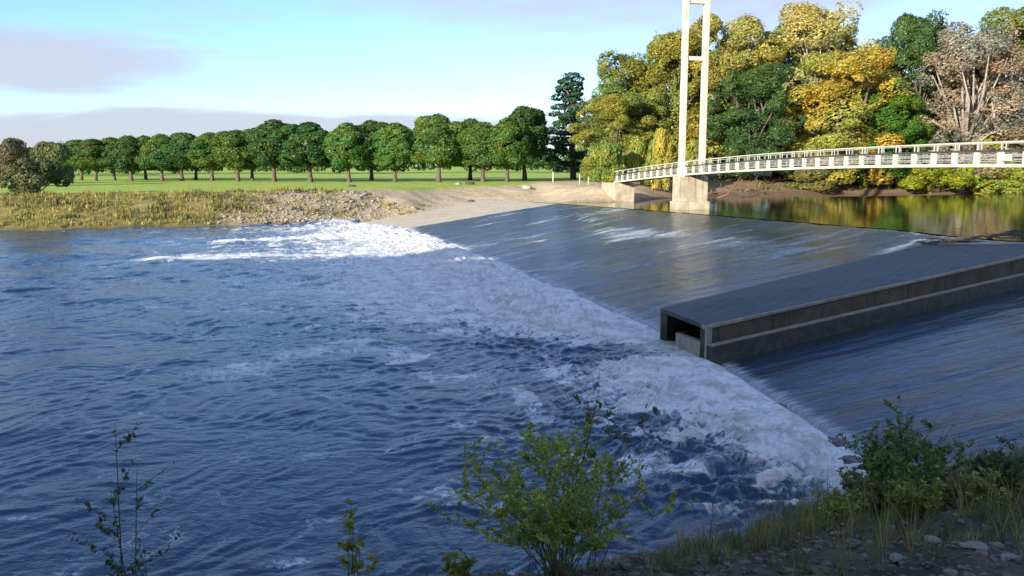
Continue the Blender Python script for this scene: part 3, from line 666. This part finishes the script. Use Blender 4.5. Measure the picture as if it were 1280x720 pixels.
BUSH = [  # column, base row, top row, width px, distance, leaf, var, label
    (52, 240, 194, 84, 106, 'grey', 0, 'large grey-green bush at the left end of the park lawn'),
    (24, 226, 171, 60, 150, 'brown', 1, 'brownish bush behind the large grey-green bush'),
    (78, 224, 176, 60, 175, 'grey', 1, 'dull green bush between the brownish bush and the park trees'),
    (1002, 240, 209, 92, 169, 'willow', 1, 'pale green willow bush overhanging the pool under the bridge'),
    (1160, 240, 203, 100, 170, 'lime', 0, 'bright lime-green bush at the pool edge below the bridge'),
    (1245, 240, 203, 96, 170, 'olive', 1, 'olive bush at the pool edge beside the lime-green bush'),
    (1310, 240, 203, 90, 170, 'lime', 0, 'lime bush at the pool edge, nearest the frame side'),
    (752, 228, 176, 66, 140, 'green', 1, 'rounded green bush growing at the end of the footbridge'),
    (800, 230, 168, 60, 146, 'olive', 0, 'reddish olive bush behind the bridge railing near its end'),
    (826, 216, 160, 40, 143, 'gold', 1, 'yellow bush behind the railing beside the bridge tower'),
    (925, 226, 178, 76, 172, 'dark', 0, 'dark bush below the dark green tree, right of the tower'),
    (1078, 222, 176, 90, 174, 'dark', 1, 'dark bush in the shade of the golden tree'),
    (1215, 214, 156, 90, 172, 'lime', 1, 'yellow-green bush at the foot of the pinkish grey tree'),
    (866, 222, 172, 50, 164, 'olive', 0, 'olive bush seen between the two tower legs'),
]
for X_, by_, top, wpx, d, leaf, var, lab in BUSH:
    x, y = place(X_, d); z = min(gz(x, y), CAM_Z - (by_ - 205) / F * d + .3) - .15; hgt = (CAM_Z + (205 - top) / F * d) - z
    tree('bush', 'bush', var, leaf, (x, y, z), hgt, (wpx / F * d) / (hgt * 1.5), lab, 'bush', 'bushes along the far bank')

def mass(name, spots, leaf, n, ls, seed, gap=0.15, var=.2):
    """a far wood that reads as one mass: many crowns' leaves in one mesh"""
    rng = np.random.default_rng(seed); lobes = []
    for (x, y, z, h_, w_) in spots:
        for q_ in range(7):
            a = rng.uniform(0, 6.28); zz = rng.uniform(.25, .88); s = rng.uniform(.2, .34)
            rr = w_ * .5 * rng.uniform(.1, .8) * math.sqrt(max(.1, 1 - ((zz - .5) / .55) ** 2))
            lobes.append((x + math.cos(a) * rr, y + math.sin(a) * rr, z + zz * h_, s * w_ * .7, s * w_ * .7, s * h_ * .7))
    p, nn = crown_points(lobes, n, rng, gap, 3.0 / max(1, spots[0][3]))
    v, f = leaf_quads(p, nn, ls, rng, .7)
    return stuff(mesh_np(name, v, f, LEAF[leaf], None, False, tints(len(p), rng, var, .1)))
rng = np.random.default_rng(5)
sp_ = []
for q_ in range(96):
    X_ = -160 + q_ * 10 + rng.uniform(-6, 6); d = rng.uniform(330, 400) if X_ > 130 else rng.uniform(270, 360); x = (X_ - 640) / F * d
    sp_.append((x, d, gz(x, d) - .5, rng.uniform(7.5, 10.5) if X_ > 130 else rng.uniform(9.5, 12.5), rng.uniform(11, 16)))
mass('distant_wood', sp_, 'parkdark', 52000, .5, 3)
sp_ = []
for q_ in range(26):
    X_ = 770 + q_ * 26; d = rng.uniform(202, 228); x = (X_ - 640) / F * d; sp_.append((x, d, 3.6, min(24, 15 + (X_ - 770) * .1) * rng.uniform(.85, 1.05), 14))
mass('inner_wood', sp_, 'dark', 60000, .4, 4, .02)
# the tall wood on the near bank, behind the viewer: its shade lies over the lower river
sp_ = []
for q_ in range(60):
    x = -180 + q_ * 3.0 + rng.uniform(-2, 2); y = -24 + rng.uniform(-9, 4) + (-0.05 * x if x < 0 else 0) * -1
    sp_.append((x, y, float(near_z(np.array([x]), np.array([y]))[0]) - .5, rng.uniform(25.5, 29.5), 15))
mass('riverside_wood', sp_, 'park', 150000, .66, 6, -.4)

# ------------------------------------------------------------------ far bank details
def tufts(name, px_, py_, pz_, hgt, wid, nb, leaf, seed, var=.25):
    rng = np.random.default_rng(seed); n = len(px_); P = np.repeat(np.stack([px_, py_, pz_], 1), nb, 0)
    H = np.repeat(hgt, nb) * rng.uniform(.5, 1.15, n * nb); a = rng.uniform(0, 6.28, n * nb); lean = rng.uniform(.05, .75, n * nb)
    P[:, :2] += rng.normal(0, 1, (n * nb, 2)) * wid * 2.2
    d = np.stack([np.cos(a), np.sin(a)], 1); s = np.stack([-d[:, 1], d[:, 0]], 1) * wid * rng.uniform(.5, 1.2, n * nb)[:, None] * .5
    def pt(f, k_): return np.concatenate([P[:, :2] + d * (lean * H * f ** 1.7)[:, None] + s * k_, (P[:, 2] + H * f * (1 - .25 * lean * f))[:, None]], 1)
    v = np.stack([pt(0, -1), pt(0, 1), pt(.55, .8), pt(.55, -.8), pt(1, .1), pt(1, -.1)], 1).reshape(-1, 3)
    b = np.arange(n * nb)[:, None] * 6
    f = np.concatenate([b + np.array([[0, 1, 2, 3]]), b + np.array([[3, 2, 4, 5]])], 0)
    c = tints(n, rng, var, .12).repeat(nb, 0) * tints(n * nb, rng, .12, .05); c = np.concatenate([c, c], 0)
    return stuff(mesh_np(name, v, f, LEAF[leaf], None, False, c))
def scatter_far(n, seed, cond, x0, x1, y0, y1):
    rng = np.random.default_rng(seed); x = rng.uniform(x0, x1, n); y = rng.uniform(y0, y1, n); s, _ = sdist(x, y, SHORE)
    m = cond(x, y, s, rng); return x[m], y[m], far_z(x[m], y[m])
x, y, z = scatter_far(22000, 1, lambda x, y, s, r: (s > .5) & (s < 15.5) & (gnoise(x * .22, y * .3, 3) + .45 * gnoise(x * .9, y * .9, 4) > -.32 + sstep(-36, -26, x) * 1.0), -110, -18, 74, 122)
tufts('bank_scrub', x, y, z - .05, RNG.uniform(.2, .7, len(x)), .085, 8, 'scrub', 2, .22)
x, y, z = scatter_far(9000, 7, lambda x, y, s, r: (s > 2.0) & (s < 15) & (gnoise(x * .16, y * .22, 13) > .12), -110, -24, 74, 122)
tufts('bank_weeds', x, y, z - .05, RNG.uniform(.2, .8, len(x)), .16, 5, 'grass', 3, .3)
x, y, z = scatter_far(2600, 27, lambda x, y, s, r: (s > 2.5) & (s < 15) & (gnoise(x * .35, y * .35, 33) > .02), -36, -12, 90, 124)
tufts('stone_bank_weeds', x, y, z - .03, RNG.uniform(.15, .5, len(x)), .09, 6, 'scrub', 12, .3)
x, y, z = scatter_far(2500, 17, lambda x, y, s, r: (s > .5) & (s < 9) & (gnoise(x * .3, y * .3, 23) > .05), 26, 110, 128, 178)
tufts('shore_weeds', x, y, z - .05, RNG.uniform(.4, 1.2, len(x)), .25, 5, 'grass', 5, .3)

def stone_mesh(seed, flat=.6, sub=2):
    import bmesh
    rng = np.random.default_rng(seed); bm = bmesh.new(); bmesh.ops.create_icosphere(bm, subdivisions=sub, radius=1)
    ks = [(Vector(rng.normal(0, 1, 3)).normalized(), rng.uniform(.55, .95)) for _ in range(9)]
    for v in bm.verts:
        for d, c_ in ks:
            e_ = v.co.dot(d)
            if e_ > c_: v.co -= d * (e_ - c_)
        v.co.z *= flat; v.co *= 1 + rng.normal(0, .02)
    me = bpy.data.meshes.new('stone'); bm.to_mesh(me); bm.free()
    return me
STONEM = mat_plain('bank_stone', (.2, .165, .115), (.36, .305, .22), 2, .9, .04)
WETSTONE = mat_plain('wet_stone', (.02, .02, .022), (.06, .055, .05), 3, .35, .04)
RUBBLE = mat_plain('rubble', (.075, .06, .045), (.24, .2, .15), 9, .9, .01)
SM = [stone_mesh(s_) for s_ in range(5)]; SML = [stone_mesh(30 + s_, .55, 1) for s_ in range(5)]
def stone_field(name, px_, py_, pz_, size, mat, seed):
    rng = np.random.default_rng(seed); V_, F_, b = [], [], 0
    base = [(np.array([tuple(v.co) for v in m_.vertices]), np.array([tuple(p.vertices) for p in m_.polygons])) for m_ in SML]
    for j in range(len(px_)):
        v, f = base[j % 5]; a = rng.uniform(0, 6.28); c_, s_ = math.cos(a), math.sin(a); sc_ = size[j] * rng.uniform(.7, 1.3, 3)
        w = v * sc_; w = np.stack([w[:, 0] * c_ - w[:, 1] * s_, w[:, 0] * s_ + w[:, 1] * c_, w[:, 2]], 1) + (px_[j], py_[j], pz_[j])
        V_.append(w); F_.append(f + b); b += len(v)
    return stuff(mesh_np(name, np.concatenate(V_), np.concatenate(F_), mat))
x, y, z = scatter_far(6500, 11, lambda x, y, s, r: (s > -.2) & (s < 13) & (x + 5 * gnoise(x * .3, y * .3, 6) > -34) & (r.random(len(x)) < np.interp(x, [-36, -30, -20, -13, -9], [.2, .9, .9, .45, .08])), -38, -9, 94, 124)
stone_field('bank_stones', x, y, z, np.clip(np.random.default_rng(3).gamma(2.0, .065, len(x)) + .04, 0, .36), STONEM, 3)
x, y, z = scatter_far(700, 12, lambda x, y, s, r: (s > .2) & (s < 26), -12, 40, 95, 160)
stone_field('beach_stones', x, y, z, np.random.default_rng(4).uniform(.05, .2, len(x)), STONEM, 4)

def lone(name, me, mat, loc, sc_, rz, label, cat, group=None):
    o = link(bpy.data.objects.new(name, me.copy())); o.data.materials.clear(); o.data.materials.append(mat)
    o.location = loc; o.scale = sc_; o.rotation_euler = (0, 0, rz); return tag(o, label, cat, group)
GREYST = mat_plain('grey_stone', (.3, .29, .27), (.42, .4, .37), 3, .9, .03); DARKST = mat_plain('dark_stone', (.04, .04, .045), (.08, .075, .07), 3, .9, .03)
for (X_, Y_, d, s_, mt, lab) in ((573, 229, 150, .6, GREYST, 'pale boulder at the top of the beach, beside a dark one'), (587, 229.5, 150, .75, DARKST, 'dark boulder at the top of the beach, beside a pale one'),
                                 (658, 229.5, 150, 1.0, GREYST, 'wide grey block at the lawn edge under the tall park tree'), (588, 242, 130, .5, DARKST, 'dark lump lying alone on the middle of the beach'),
                                 (441, 230, 138, .6, DARKST, 'dark boulder at the lawn edge above the stony bank')):
    p_ = atd(X_, Y_, d); z = gz(p_[0], p_[1]); lone('boulder', SM[int(d + X_) % 5], mt, (p_[0], p_[1], z + s_ * .2), (s_ * 1.3, s_, s_ * .9), random.uniform(0, 6), lab, 'boulder', 'boulders about the beach')
for (X_, d, h_, w_, lab) in ((691, 165, 1.9, .28, 'white post on the lawn between the tall park tree and the feathery tree'), (724, 150, 1.8, .2, 'slim pale post at the edge of the wood beside the feathery tree'), (735, 148, 1.4, .24, 'short pale post nearest the footbridge end')):
    x, y = place(X_, d); z = gz(x, y); t = thing('post', lab, 'post', (x, y, z), 0, 'pale posts on the lawn')
    m = MB(); m.tube([(0, 0, -.3), (0, 0, h_ * .9)], [w_ / 2, w_ / 2], 10); m.build('shaft', WHITE, t, True)
    m = MB(); m.tube([(0, 0, h_ * .9), (0, 0, h_ * .96), (0, 0, h_)], [w_ * .62, w_ * .62, w_ * .3], 10); m.build('cap', WHITE, t, True)

# dark stones at the near end of the toe
for j, (X_, Y_, s_, lab) in enumerate(((968, 506, .3, 'wet dark stone breaking the white water halfway along the near toe'), (1040, 552, .36, 'wet dark block at the end of the weir toe beside the leafy shrub'), (1054, 574, .4, 'wet dark stone below the block at the end of the weir toe'), (1012, 538, .2, 'small wet stone in the foam between the two dark ones'))):
    p_ = at(X_, Y_, .12); lone('rock', SM[j], WETSTONE, (p_[0], p_[1], .02), (s_ * 1.3, s_, s_ * .9), j * 1.7, lab, 'rock', 'wet rocks at the weir toe')

# driftwood caught on the top of the fish pass, and fallen branches at the pool edge
WOODM = mat_plain('driftwood', (.06, .05, .04), (.16, .13, .1), 5, .9, .02); REDWOOD = mat_plain('dead_branch', (.1, .05, .03), (.2, .11, .07), 5, .9, .02)
m = MB(); rg = random.Random(4)
for q_ in range(80):
    u = rg.random(); c_ = Dd.lerp(E2, u) + Vector((rg.uniform(-.8, .8), rg.uniform(-1.6, .1), rg.uniform(.02, .16))); a = rg.uniform(-.6, .6); l_ = rg.uniform(.3, 1.6); dv = Vector((math.cos(a), math.sin(a) * .6, rg.uniform(-.08, .12))) * l_ * .5
    m.tube([c_ - dv, c_ + Vector((0, 0, rg.uniform(0, .08))), c_ + dv], [.03, rg.uniform(.03, .07), .015], 5)
tag(m.build('driftwood', WOODM, None, True), 'line of dark driftwood caught along the upper edge of the fish pass', 'driftwood')
for (X_, Y_, dx, lab) in ((908, 240, -.6, 'bare reddish branch leaning out of the pool just right of the pier'), (930, 238, -.8, 'second bare branch leaning from the pool, nearer the willow bush')):
    p_ = Vector(at(X_, Y_ + 4, 1.6)); m = MB()
    m.tube([p_ + Vector((-1.6, 0, -.5)), p_, p_ + Vector((1.6, .5, 1.7)), p_ + Vector((2.6, .8, 3.2))], [.2, .18, .13, .05], 7)
    m.tube([p_ + Vector((.8, .2, .9)), p_ + Vector((.2, .3, 1.8))], [.08, .03], 5)
    tag(m.build('fallen_branch', REDWOOD, None, True), lab, 'branch', 'fallen branches at the pool edge')

# ------------------------------------------------------------------ near bank plants
def nz(x, y): return float(near_z(np.array([x]), np.array([y]))[0])
STEM = mat_plain('green_stem', (.06, .07, .03), (.1, .09, .05), 8, .8); STEMP = mat_plain('straw_stem', (.16, .14, .08), (.26, .22, .14), 8, .8)
def shrub(name, label, cat, X, d, h, spread, nst, nleaf, ls, leaf, stem, seed, low=.25, asp=.42, twigs=5, rs=.007, lean=(0, 0), group=None, heads=None, top=None):
    rng = np.random.default_rng(seed); x = (X - 640) / F * d; z = nz(x, d)
    if top: h = CAM_Z - (top - 205) / F * d - z
    t = thing(name, label, cat, (x, d, z), 0, group); P, D = [], []
    sm = MB()
    for s_ in range(nst):
        a = rng.uniform(0, 6.28); sp_ = spread * (math.sqrt(rng.uniform(.03, 1)) if s_ else .15); hh = h if s_ == 0 else h * rng.uniform(.55, 1.0) * (1 - .25 * (sp_ / spread) ** 2)
        tip = Vector((math.cos(a) * sp_ + lean[0] * hh, math.sin(a) * sp_ + lean[1] * hh, hh)); b0 = Vector((rng.normal(0, .05), rng.normal(0, .05), -.05))
        mid = b0.lerp(tip, .5) + Vector((-tip.x * .16 + rng.normal(0, .03), -tip.y * .16, .06 * hh)); pts = [b0, b0.lerp(mid, .55) * 1.0, mid, mid.lerp(tip, .55) + Vector((tip.x * .02, 0, .02)), tip]
        sm.tube(pts, [rs, rs * .9, rs * .7, rs * .5, rs * .2], 5, False); segs = [pts[1:]]
        for w_ in range(twigs):
            u = rng.uniform(.35, .9); q0 = mid.lerp(tip, (u - .5) * 2) if u > .5 else b0.lerp(mid, u * 2); aa = rng.uniform(0, 6.28); tl_ = h * rng.uniform(.08, .24)
            q1 = q0 + Vector((math.cos(aa) * tl_ * .8, math.sin(aa) * tl_ * .8, tl_ * .6)); sm.tube([q0, q0.lerp(q1, .5) + Vector((0, 0, .01)), q1], [rs * .45, rs * .35, rs * .15], 4, False); segs.append([q0, q1])
        for sg_ in segs:
            m_ = int(nleaf / (nst * (twigs + 1)) * (1.4 if len(sg_) == 2 else .7)) + 1
            for _ in range(m_):
                u = rng.uniform(0.05, 1) * (len(sg_) - 1); i_ = min(int(u), len(sg_) - 2); q = sg_[i_].lerp(sg_[i_ + 1], u - i_)
                if q.z < low * h * rng.uniform(.6, 1.3): continue
                P.append(q + Vector(rng.normal(0, ls * .55, 3))); D.append((rng.normal(0, .6), rng.normal(0, .6) - .25, .8))
    sm.build('stems', stem, t, True)
    P = np.array(P); v, f = leaf_quads(P, np.array(D), ls, rng, asp)
    mesh_np('foliage', v, f, LEAF[leaf], t, False, tints(len(P), rng, .3, .14))
    if heads:
        for q in P[rng.choice(len(P), min(len(P), heads[0]), replace=False)]:
            hm = MB()
            c_ = Vector(q); r_ = heads[1] * rng.uniform(.7, 1.3); tl = Vector(rng.normal(0, .4, 3)) * r_
            hm.tube([c_, c_ + Vector((0, 0, r_ * .25)) + tl * .3, c_ + Vector((0, 0, r_ * .7)) + tl * .8, c_ + Vector((0, 0, r_)) + tl], [r_ * .25, r_ * .85, r_ * .7, r_ * .15], 7)
            hm.build(heads[3], heads[2], t)
    return t
SEED = mat_plain('seed_head', (.07, .06, .05), (.13, .11, .09), 20, .9); FLOW = mat_plain('pale_flower', (.5, .5, .5), (.7, .7, .72), 20, .8)
shrub('shrub', 'leafy yellow-green shrub rising from the bank at the middle of the foreground', 'shrub', 700, 7.3, 1.45, 1.25, 46, 8200, .023, 'shrub', STEMP, 3, .15, .4, 6, .006, top=512)
shrub('shrub', 'thin taller sprig with sparse leaves rising out of the yellow-green shrub', 'shrub', 716, 7.6, 1.72, .35, 4, 110, .036, 'weed', STEM, 4, .6, .4, 3, .005, (.12, 0), top=486)
shrub('shrub', 'slender sprig reaching right above the yellow-green shrub', 'shrub', 745, 7.5, 1.55, .3, 3, 120, .036, 'weed', STEM, 14, .6, .4, 3, .005, (.33, 0), top=492)
shrub('tall_weed', 'tall thin dark weed with small seed heads against the water', 'weed', 127, 6.6, 2.35, .09, 2, 190, .026, 'weed', STEM, 5, .25, .4, 5, .008, (0, 0), None, (22, .016, SEED, 'seed_head'), 535)
shrub('tall_weed', 'short thin side stem growing beside the tall dark weed', 'weed', 141, 6.5, 1.7, .1, 2, 80, .022, 'weed', STEM, 15, .35, .4, 4, .007, (.04, 0), None, (10, .014, SEED, 'seed_head'), 590)
shrub('weed_plant', 'small bright weed with narrow leaves left of the yellow-green shrub', 'weed', 430, 6.9, .78, .1, 4, 260, .03, 'shrub', STEM, 6, .1, .35, 3, .005, top=640)
shrub('weed_plant', 'very low leafy weed between the small bright weed and the shrub', 'weed', 560, 7.2, .3, .3, 9, 320, .032, 'shrub', STEM, 7, .05, .4, 3, .004)
shrub('shrub', 'tall soft green shrub behind the pale flower heads near the weir end', 'shrub', 1150, 11.2, 1.75, .85, 36, 7000, .033, 'shrubdark', STEM, 8, .2, .35, 5, .006, top=500)
shrub('shrub', 'dark leafy shrub at the bank edge covering the end of the weir toe', 'shrub', 1112, 10.0, 1.0, .5, 24, 2800, .036, 'shrubdark', STEM, 9, .05, .5, 4, .006)
shrub('flowering_shrub', 'low shrub dotted with pale flower heads beside the weir', 'shrub', 1176, 10.0, 1.08, .55, 24, 2800, .03, 'shrubdark', STEM, 10, .1, .4, 4, .006, (0, 0), None, (48, .02, FLOW, 'flower_head'))
shrub('weed_plant', 'pale yellowish weed clump at the water edge in front of the dark shrub', 'weed', 1095, 9.2, .8, .33, 16, 1100, .032, 'grass', STEMP, 11, .1, .4, 4, .005)
shrub('weed_plant', 'feathery green weed clump on the rubble below the flowering shrub', 'weed', 1160, 8.6, .6, .4, 16, 900, .03, 'shrub', STEM, 12, .05, .35, 4, .004)
shrub('shrub', 'straggly dark shrub at the right-hand frame edge above the rubble', 'shrub', 1272, 9.5, 1.15, .4, 18, 1900, .032, 'weed', STEM, 13, .1, .4, 5, .006)
shrub('weed_plant', 'low brown-green weed clump between the flowering shrub and the straggly shrub', 'weed', 1222, 9.4, .65, .4, 15, 900, .03, 'grass', STEMP, 16, .05, .35, 4, .005)

for j, (X_, d_, h_, lab) in enumerate(((1215, 10.6, .75, 'olive weed clump behind the low brown-green one at the right of the bank'), (1262, 8.9, .55, 'straw-coloured weed clump in front of the straggly shrub'), (1070, 8.6, .5, 'sparse weed clump at the lower left of the dark leafy shrub'), (1240, 11.8, 1.0, 'olive weed clump farthest back beside the straggly shrub'))):
    shrub('weed_plant', lab, 'weed', X_, d_, h_, .38, 18, 1100, .03, ('grass', 'scrub', 'shrub', 'grass')[j], STEMP, 50 + j, .06, .36, 4, .005)
def scatter_near(n, seed, x0, x1, y0, y1, cond):
    rng = np.random.default_rng(seed); x = rng.uniform(x0, x1, n); y = rng.uniform(y0, y1, n); s, _ = sdist(x, y, NEAR); m = cond(x, y, -s, rng)
    return x[m], y[m], near_z(x[m], y[m])
x, y, z = scatter_near(8000, 3, -3, 14, 5.6, 17, lambda x, y, s, r: (s > .6) & (x > 1.2 + (y < 7.4) * 1.4) & ((y > 7.2) | (r.random(len(x)) < .12)) & (gnoise(x * 1.2, y * 1.2, 3) > -.2))
tufts('bank_grass', x, y, z, RNG.uniform(.06, .24, len(x)) * (1 + 1.5 * sstep(4, 6.5, x)), .011, 9, 'grass', 6, .3)
x, y, z = scatter_near(2600, 14, 1, 14, 6.4, 16, lambda x, y, s, r: (s > .5) & (x > 2.4) & (gnoise(x * .9 + 5, y * .9, 43) > -.05))
tufts('dry_stalks', x, y, z, RNG.uniform(.2, .75, len(x)), .009, 5, 'scrub', 9, .35)
x, y, z = scatter_near(900, 4, -3, 3, 5.8, 10, lambda x, y, s, r: (s > .6) & (gnoise(x * 1.5, y * 1.5, 33) > .12))
tufts('low_grass', x, y, z, RNG.uniform(.05, .2, len(x)), .01, 8, 'grass', 8, .3)
x, y, z = scatter_near(5200, 5, -2, 9, 5.2, 9.2, lambda x, y, s, r: (s > 1) & (r.random(len(x)) < .55 + .4 * (y < 7.6)))
stone_field('rubble', x, y, z + .005, np.random.default_rng(8).gamma(2.0, .009, len(x)) + .008, RUBBLE, 8)
rg = np.random.default_rng(9)
x, y, z = scatter_near(3600, 6, -2.5, 9, 5.2, 10, lambda x, y, s, r: s > 1)
lp = np.stack([x, y, z + .012], 1); v, f = leaf_quads(lp, np.tile((0, 0, 1.6), (len(x), 1)), .022, rg, .6)
stuff(mesh_np('leaf_litter', v, f, mat_leaf('litter', (.2, .13, .06), transl=.1), None, False, tints(len(x), rg, .4, .15)))
BIGST = [('broad flat pale stone on the rubble at the lower right', 1215, 690, .1), ('pale slab among rubble left of the broad flat stone', 1120, 700, .07), ('grey stone half sunk in soil below the yellowish weeds', 1010, 694, .06), ('dull stone near the corner of the rubble', 1262, 706, .08), ('small pale stone under the flowering shrub', 1165, 668, .08), ('pale stone at the bank edge beside the middle shrub', 545, 706, .06)]
for j, (lab, X_, Y_, s_) in enumerate(BIGST):
    zz_ = 3.7; p_ = at(X_, Y_, zz_); z = nz(p_[0], p_[1]); p_ = at(X_, Y_, z); z = nz(p_[0], p_[1])
    lone('stone', SM[j % 5], mat_plain('loose_stone', (.18, .16, .13), (.34, .31, .27), 12, .9, .008), (p_[0], p_[1], z + s_ * .15), (s_ * 1.3, s_, s_ * .6), j * 1.3, lab, 'stone', 'larger stones on the near bank')

# ------------------------------------------------------------------ sky, sun
SUN_EL, SUN_AZ = 15.5, 217.0       # azimuth clockwise from +Y: behind the viewer, to the left
w = bpy.data.worlds.new('World'); SC.world = w; w.use_nodes = True; nt = w.node_tree; nt.nodes.clear()
class WN(NT):
    def __init__(self, t): self.t = t
k = WN(nt); out = k.n('ShaderNodeOutputWorld')
sky = k.n('ShaderNodeTexSky', _sky_type='NISHITA', _sun_disc=False, _sun_elevation=R(SUN_EL), _sun_rotation=R(SUN_AZ), _air_density=1.0, _dust_density=0.3, _ozone_density=2.5)
d = k.n('ShaderNodeTexCoord').outputs['Generated']; sx = k.n('ShaderNodeSeparateXYZ'); k.set(sx, 'i0', d)
az = k.math('ARCTAN2', sx.outputs[0], sx.outputs[1]); el = k.math('ARCSINE', sx.outputs[2])
cv = k.n('ShaderNodeCombineXYZ'); k.set(cv, 'i0', az); k.set(cv, 'i1', k.math('MULTIPLY', el, 4.5))
n1 = k.noise(cv.outputs[0], 5.0, 6, .58, .3); n2 = k.noise(cv.outputs[0], 17.0, 5, .6)
wob = k.math('ADD', k.math('MULTIPLY', k.math('SUBTRACT', n1, .5), 2.6), k.math('MULTIPLY', k.math('SUBTRACT', n2, .5), .7))
def blob(az0, el0, wa, we, amt, soft):
    a = k.math('POWER', k.math('DIVIDE', k.math('SUBTRACT', az, R(az0)), R(wa)), 2.0); b = k.math('POWER', k.math('DIVIDE', k.math('SUBTRACT', el, R(el0)), R(we)), 2.0)
    return k.math('MULTIPLY', k.smooth(k.math('ADD', k.math('SUBTRACT', 1.0, k.math('ADD', a, b)), wob), -soft, soft), amt)
masks = [blob(-28.5, 6.0, 9.5, 1.7, .85, .7), blob(-16, 6.4, 3.5, .45, .3, .9), blob(-18, 2.1, 26, 1.25, .9, .5), blob(14, 12.0, 22, 4.0, .95, 1.3), blob(45, 9, 22, 6, .9, 1.2)]
mx = masks[0]
for q in masks[1:]: mx = k.math('MAXIMUM', mx, q)
bk = k.math('MULTIPLY', k.smooth(sx.outputs[1], .35, -.25), k.math('MULTIPLY_ADD', n1, .9, .2)); mx = k.math('MAXIMUM', mx, k.math('MINIMUM', bk, .5))  # unseen cloud cover added behind the viewer to whiten the ambient light
hi = k.math('MULTIPLY', k.smooth(k.math('ADD', n1, k.math('MULTIPLY', n2, .3)), .62, .85), .25); mx = k.math('MAXIMUM', mx, hi)
SKYK = 0.122
tint = k.mix(1.0, sky.outputs[0], (0.68, 0.79, 1.03), 'MULTIPLY')
cc = k.n('ShaderNodeRGB'); cc.outputs[0].default_value = (2.1, 2.2, 2.62, 1)
colr = k.mix(mx, tint, cc.outputs[0])
bg = k.n('ShaderNodeBackground', Strength=SKYK); k.set(bg, 'Color', colr); nt.links.new(bg.outputs[0], out.inputs[0])
sl = bpy.data.lights.new('sun', 'SUN'); sl.energy = 4.1; sl.angle = R(.6); sl.color = (1.0, .9, .74)
so = bpy.data.objects.new('sun', sl); COL.objects.link(so)
sd = Vector((math.sin(R(SUN_AZ)) * math.cos(R(SUN_EL)), math.cos(R(SUN_AZ)) * math.cos(R(SUN_EL)), math.sin(R(SUN_EL))))
so.rotation_euler = (-sd).to_track_quat('-Z', 'Y').to_euler(); so.location = (0, 0, 60)
SC.view_settings.view_transform = 'Standard'; SC.view_settings.look = 'None'; SC.view_settings.gamma = 1; SC.view_settings.exposure = 1.3
SC.cycles.use_denoising = True; SC.cycles.max_bounces = 6; SC.cycles.transparent_max_bounces = 4
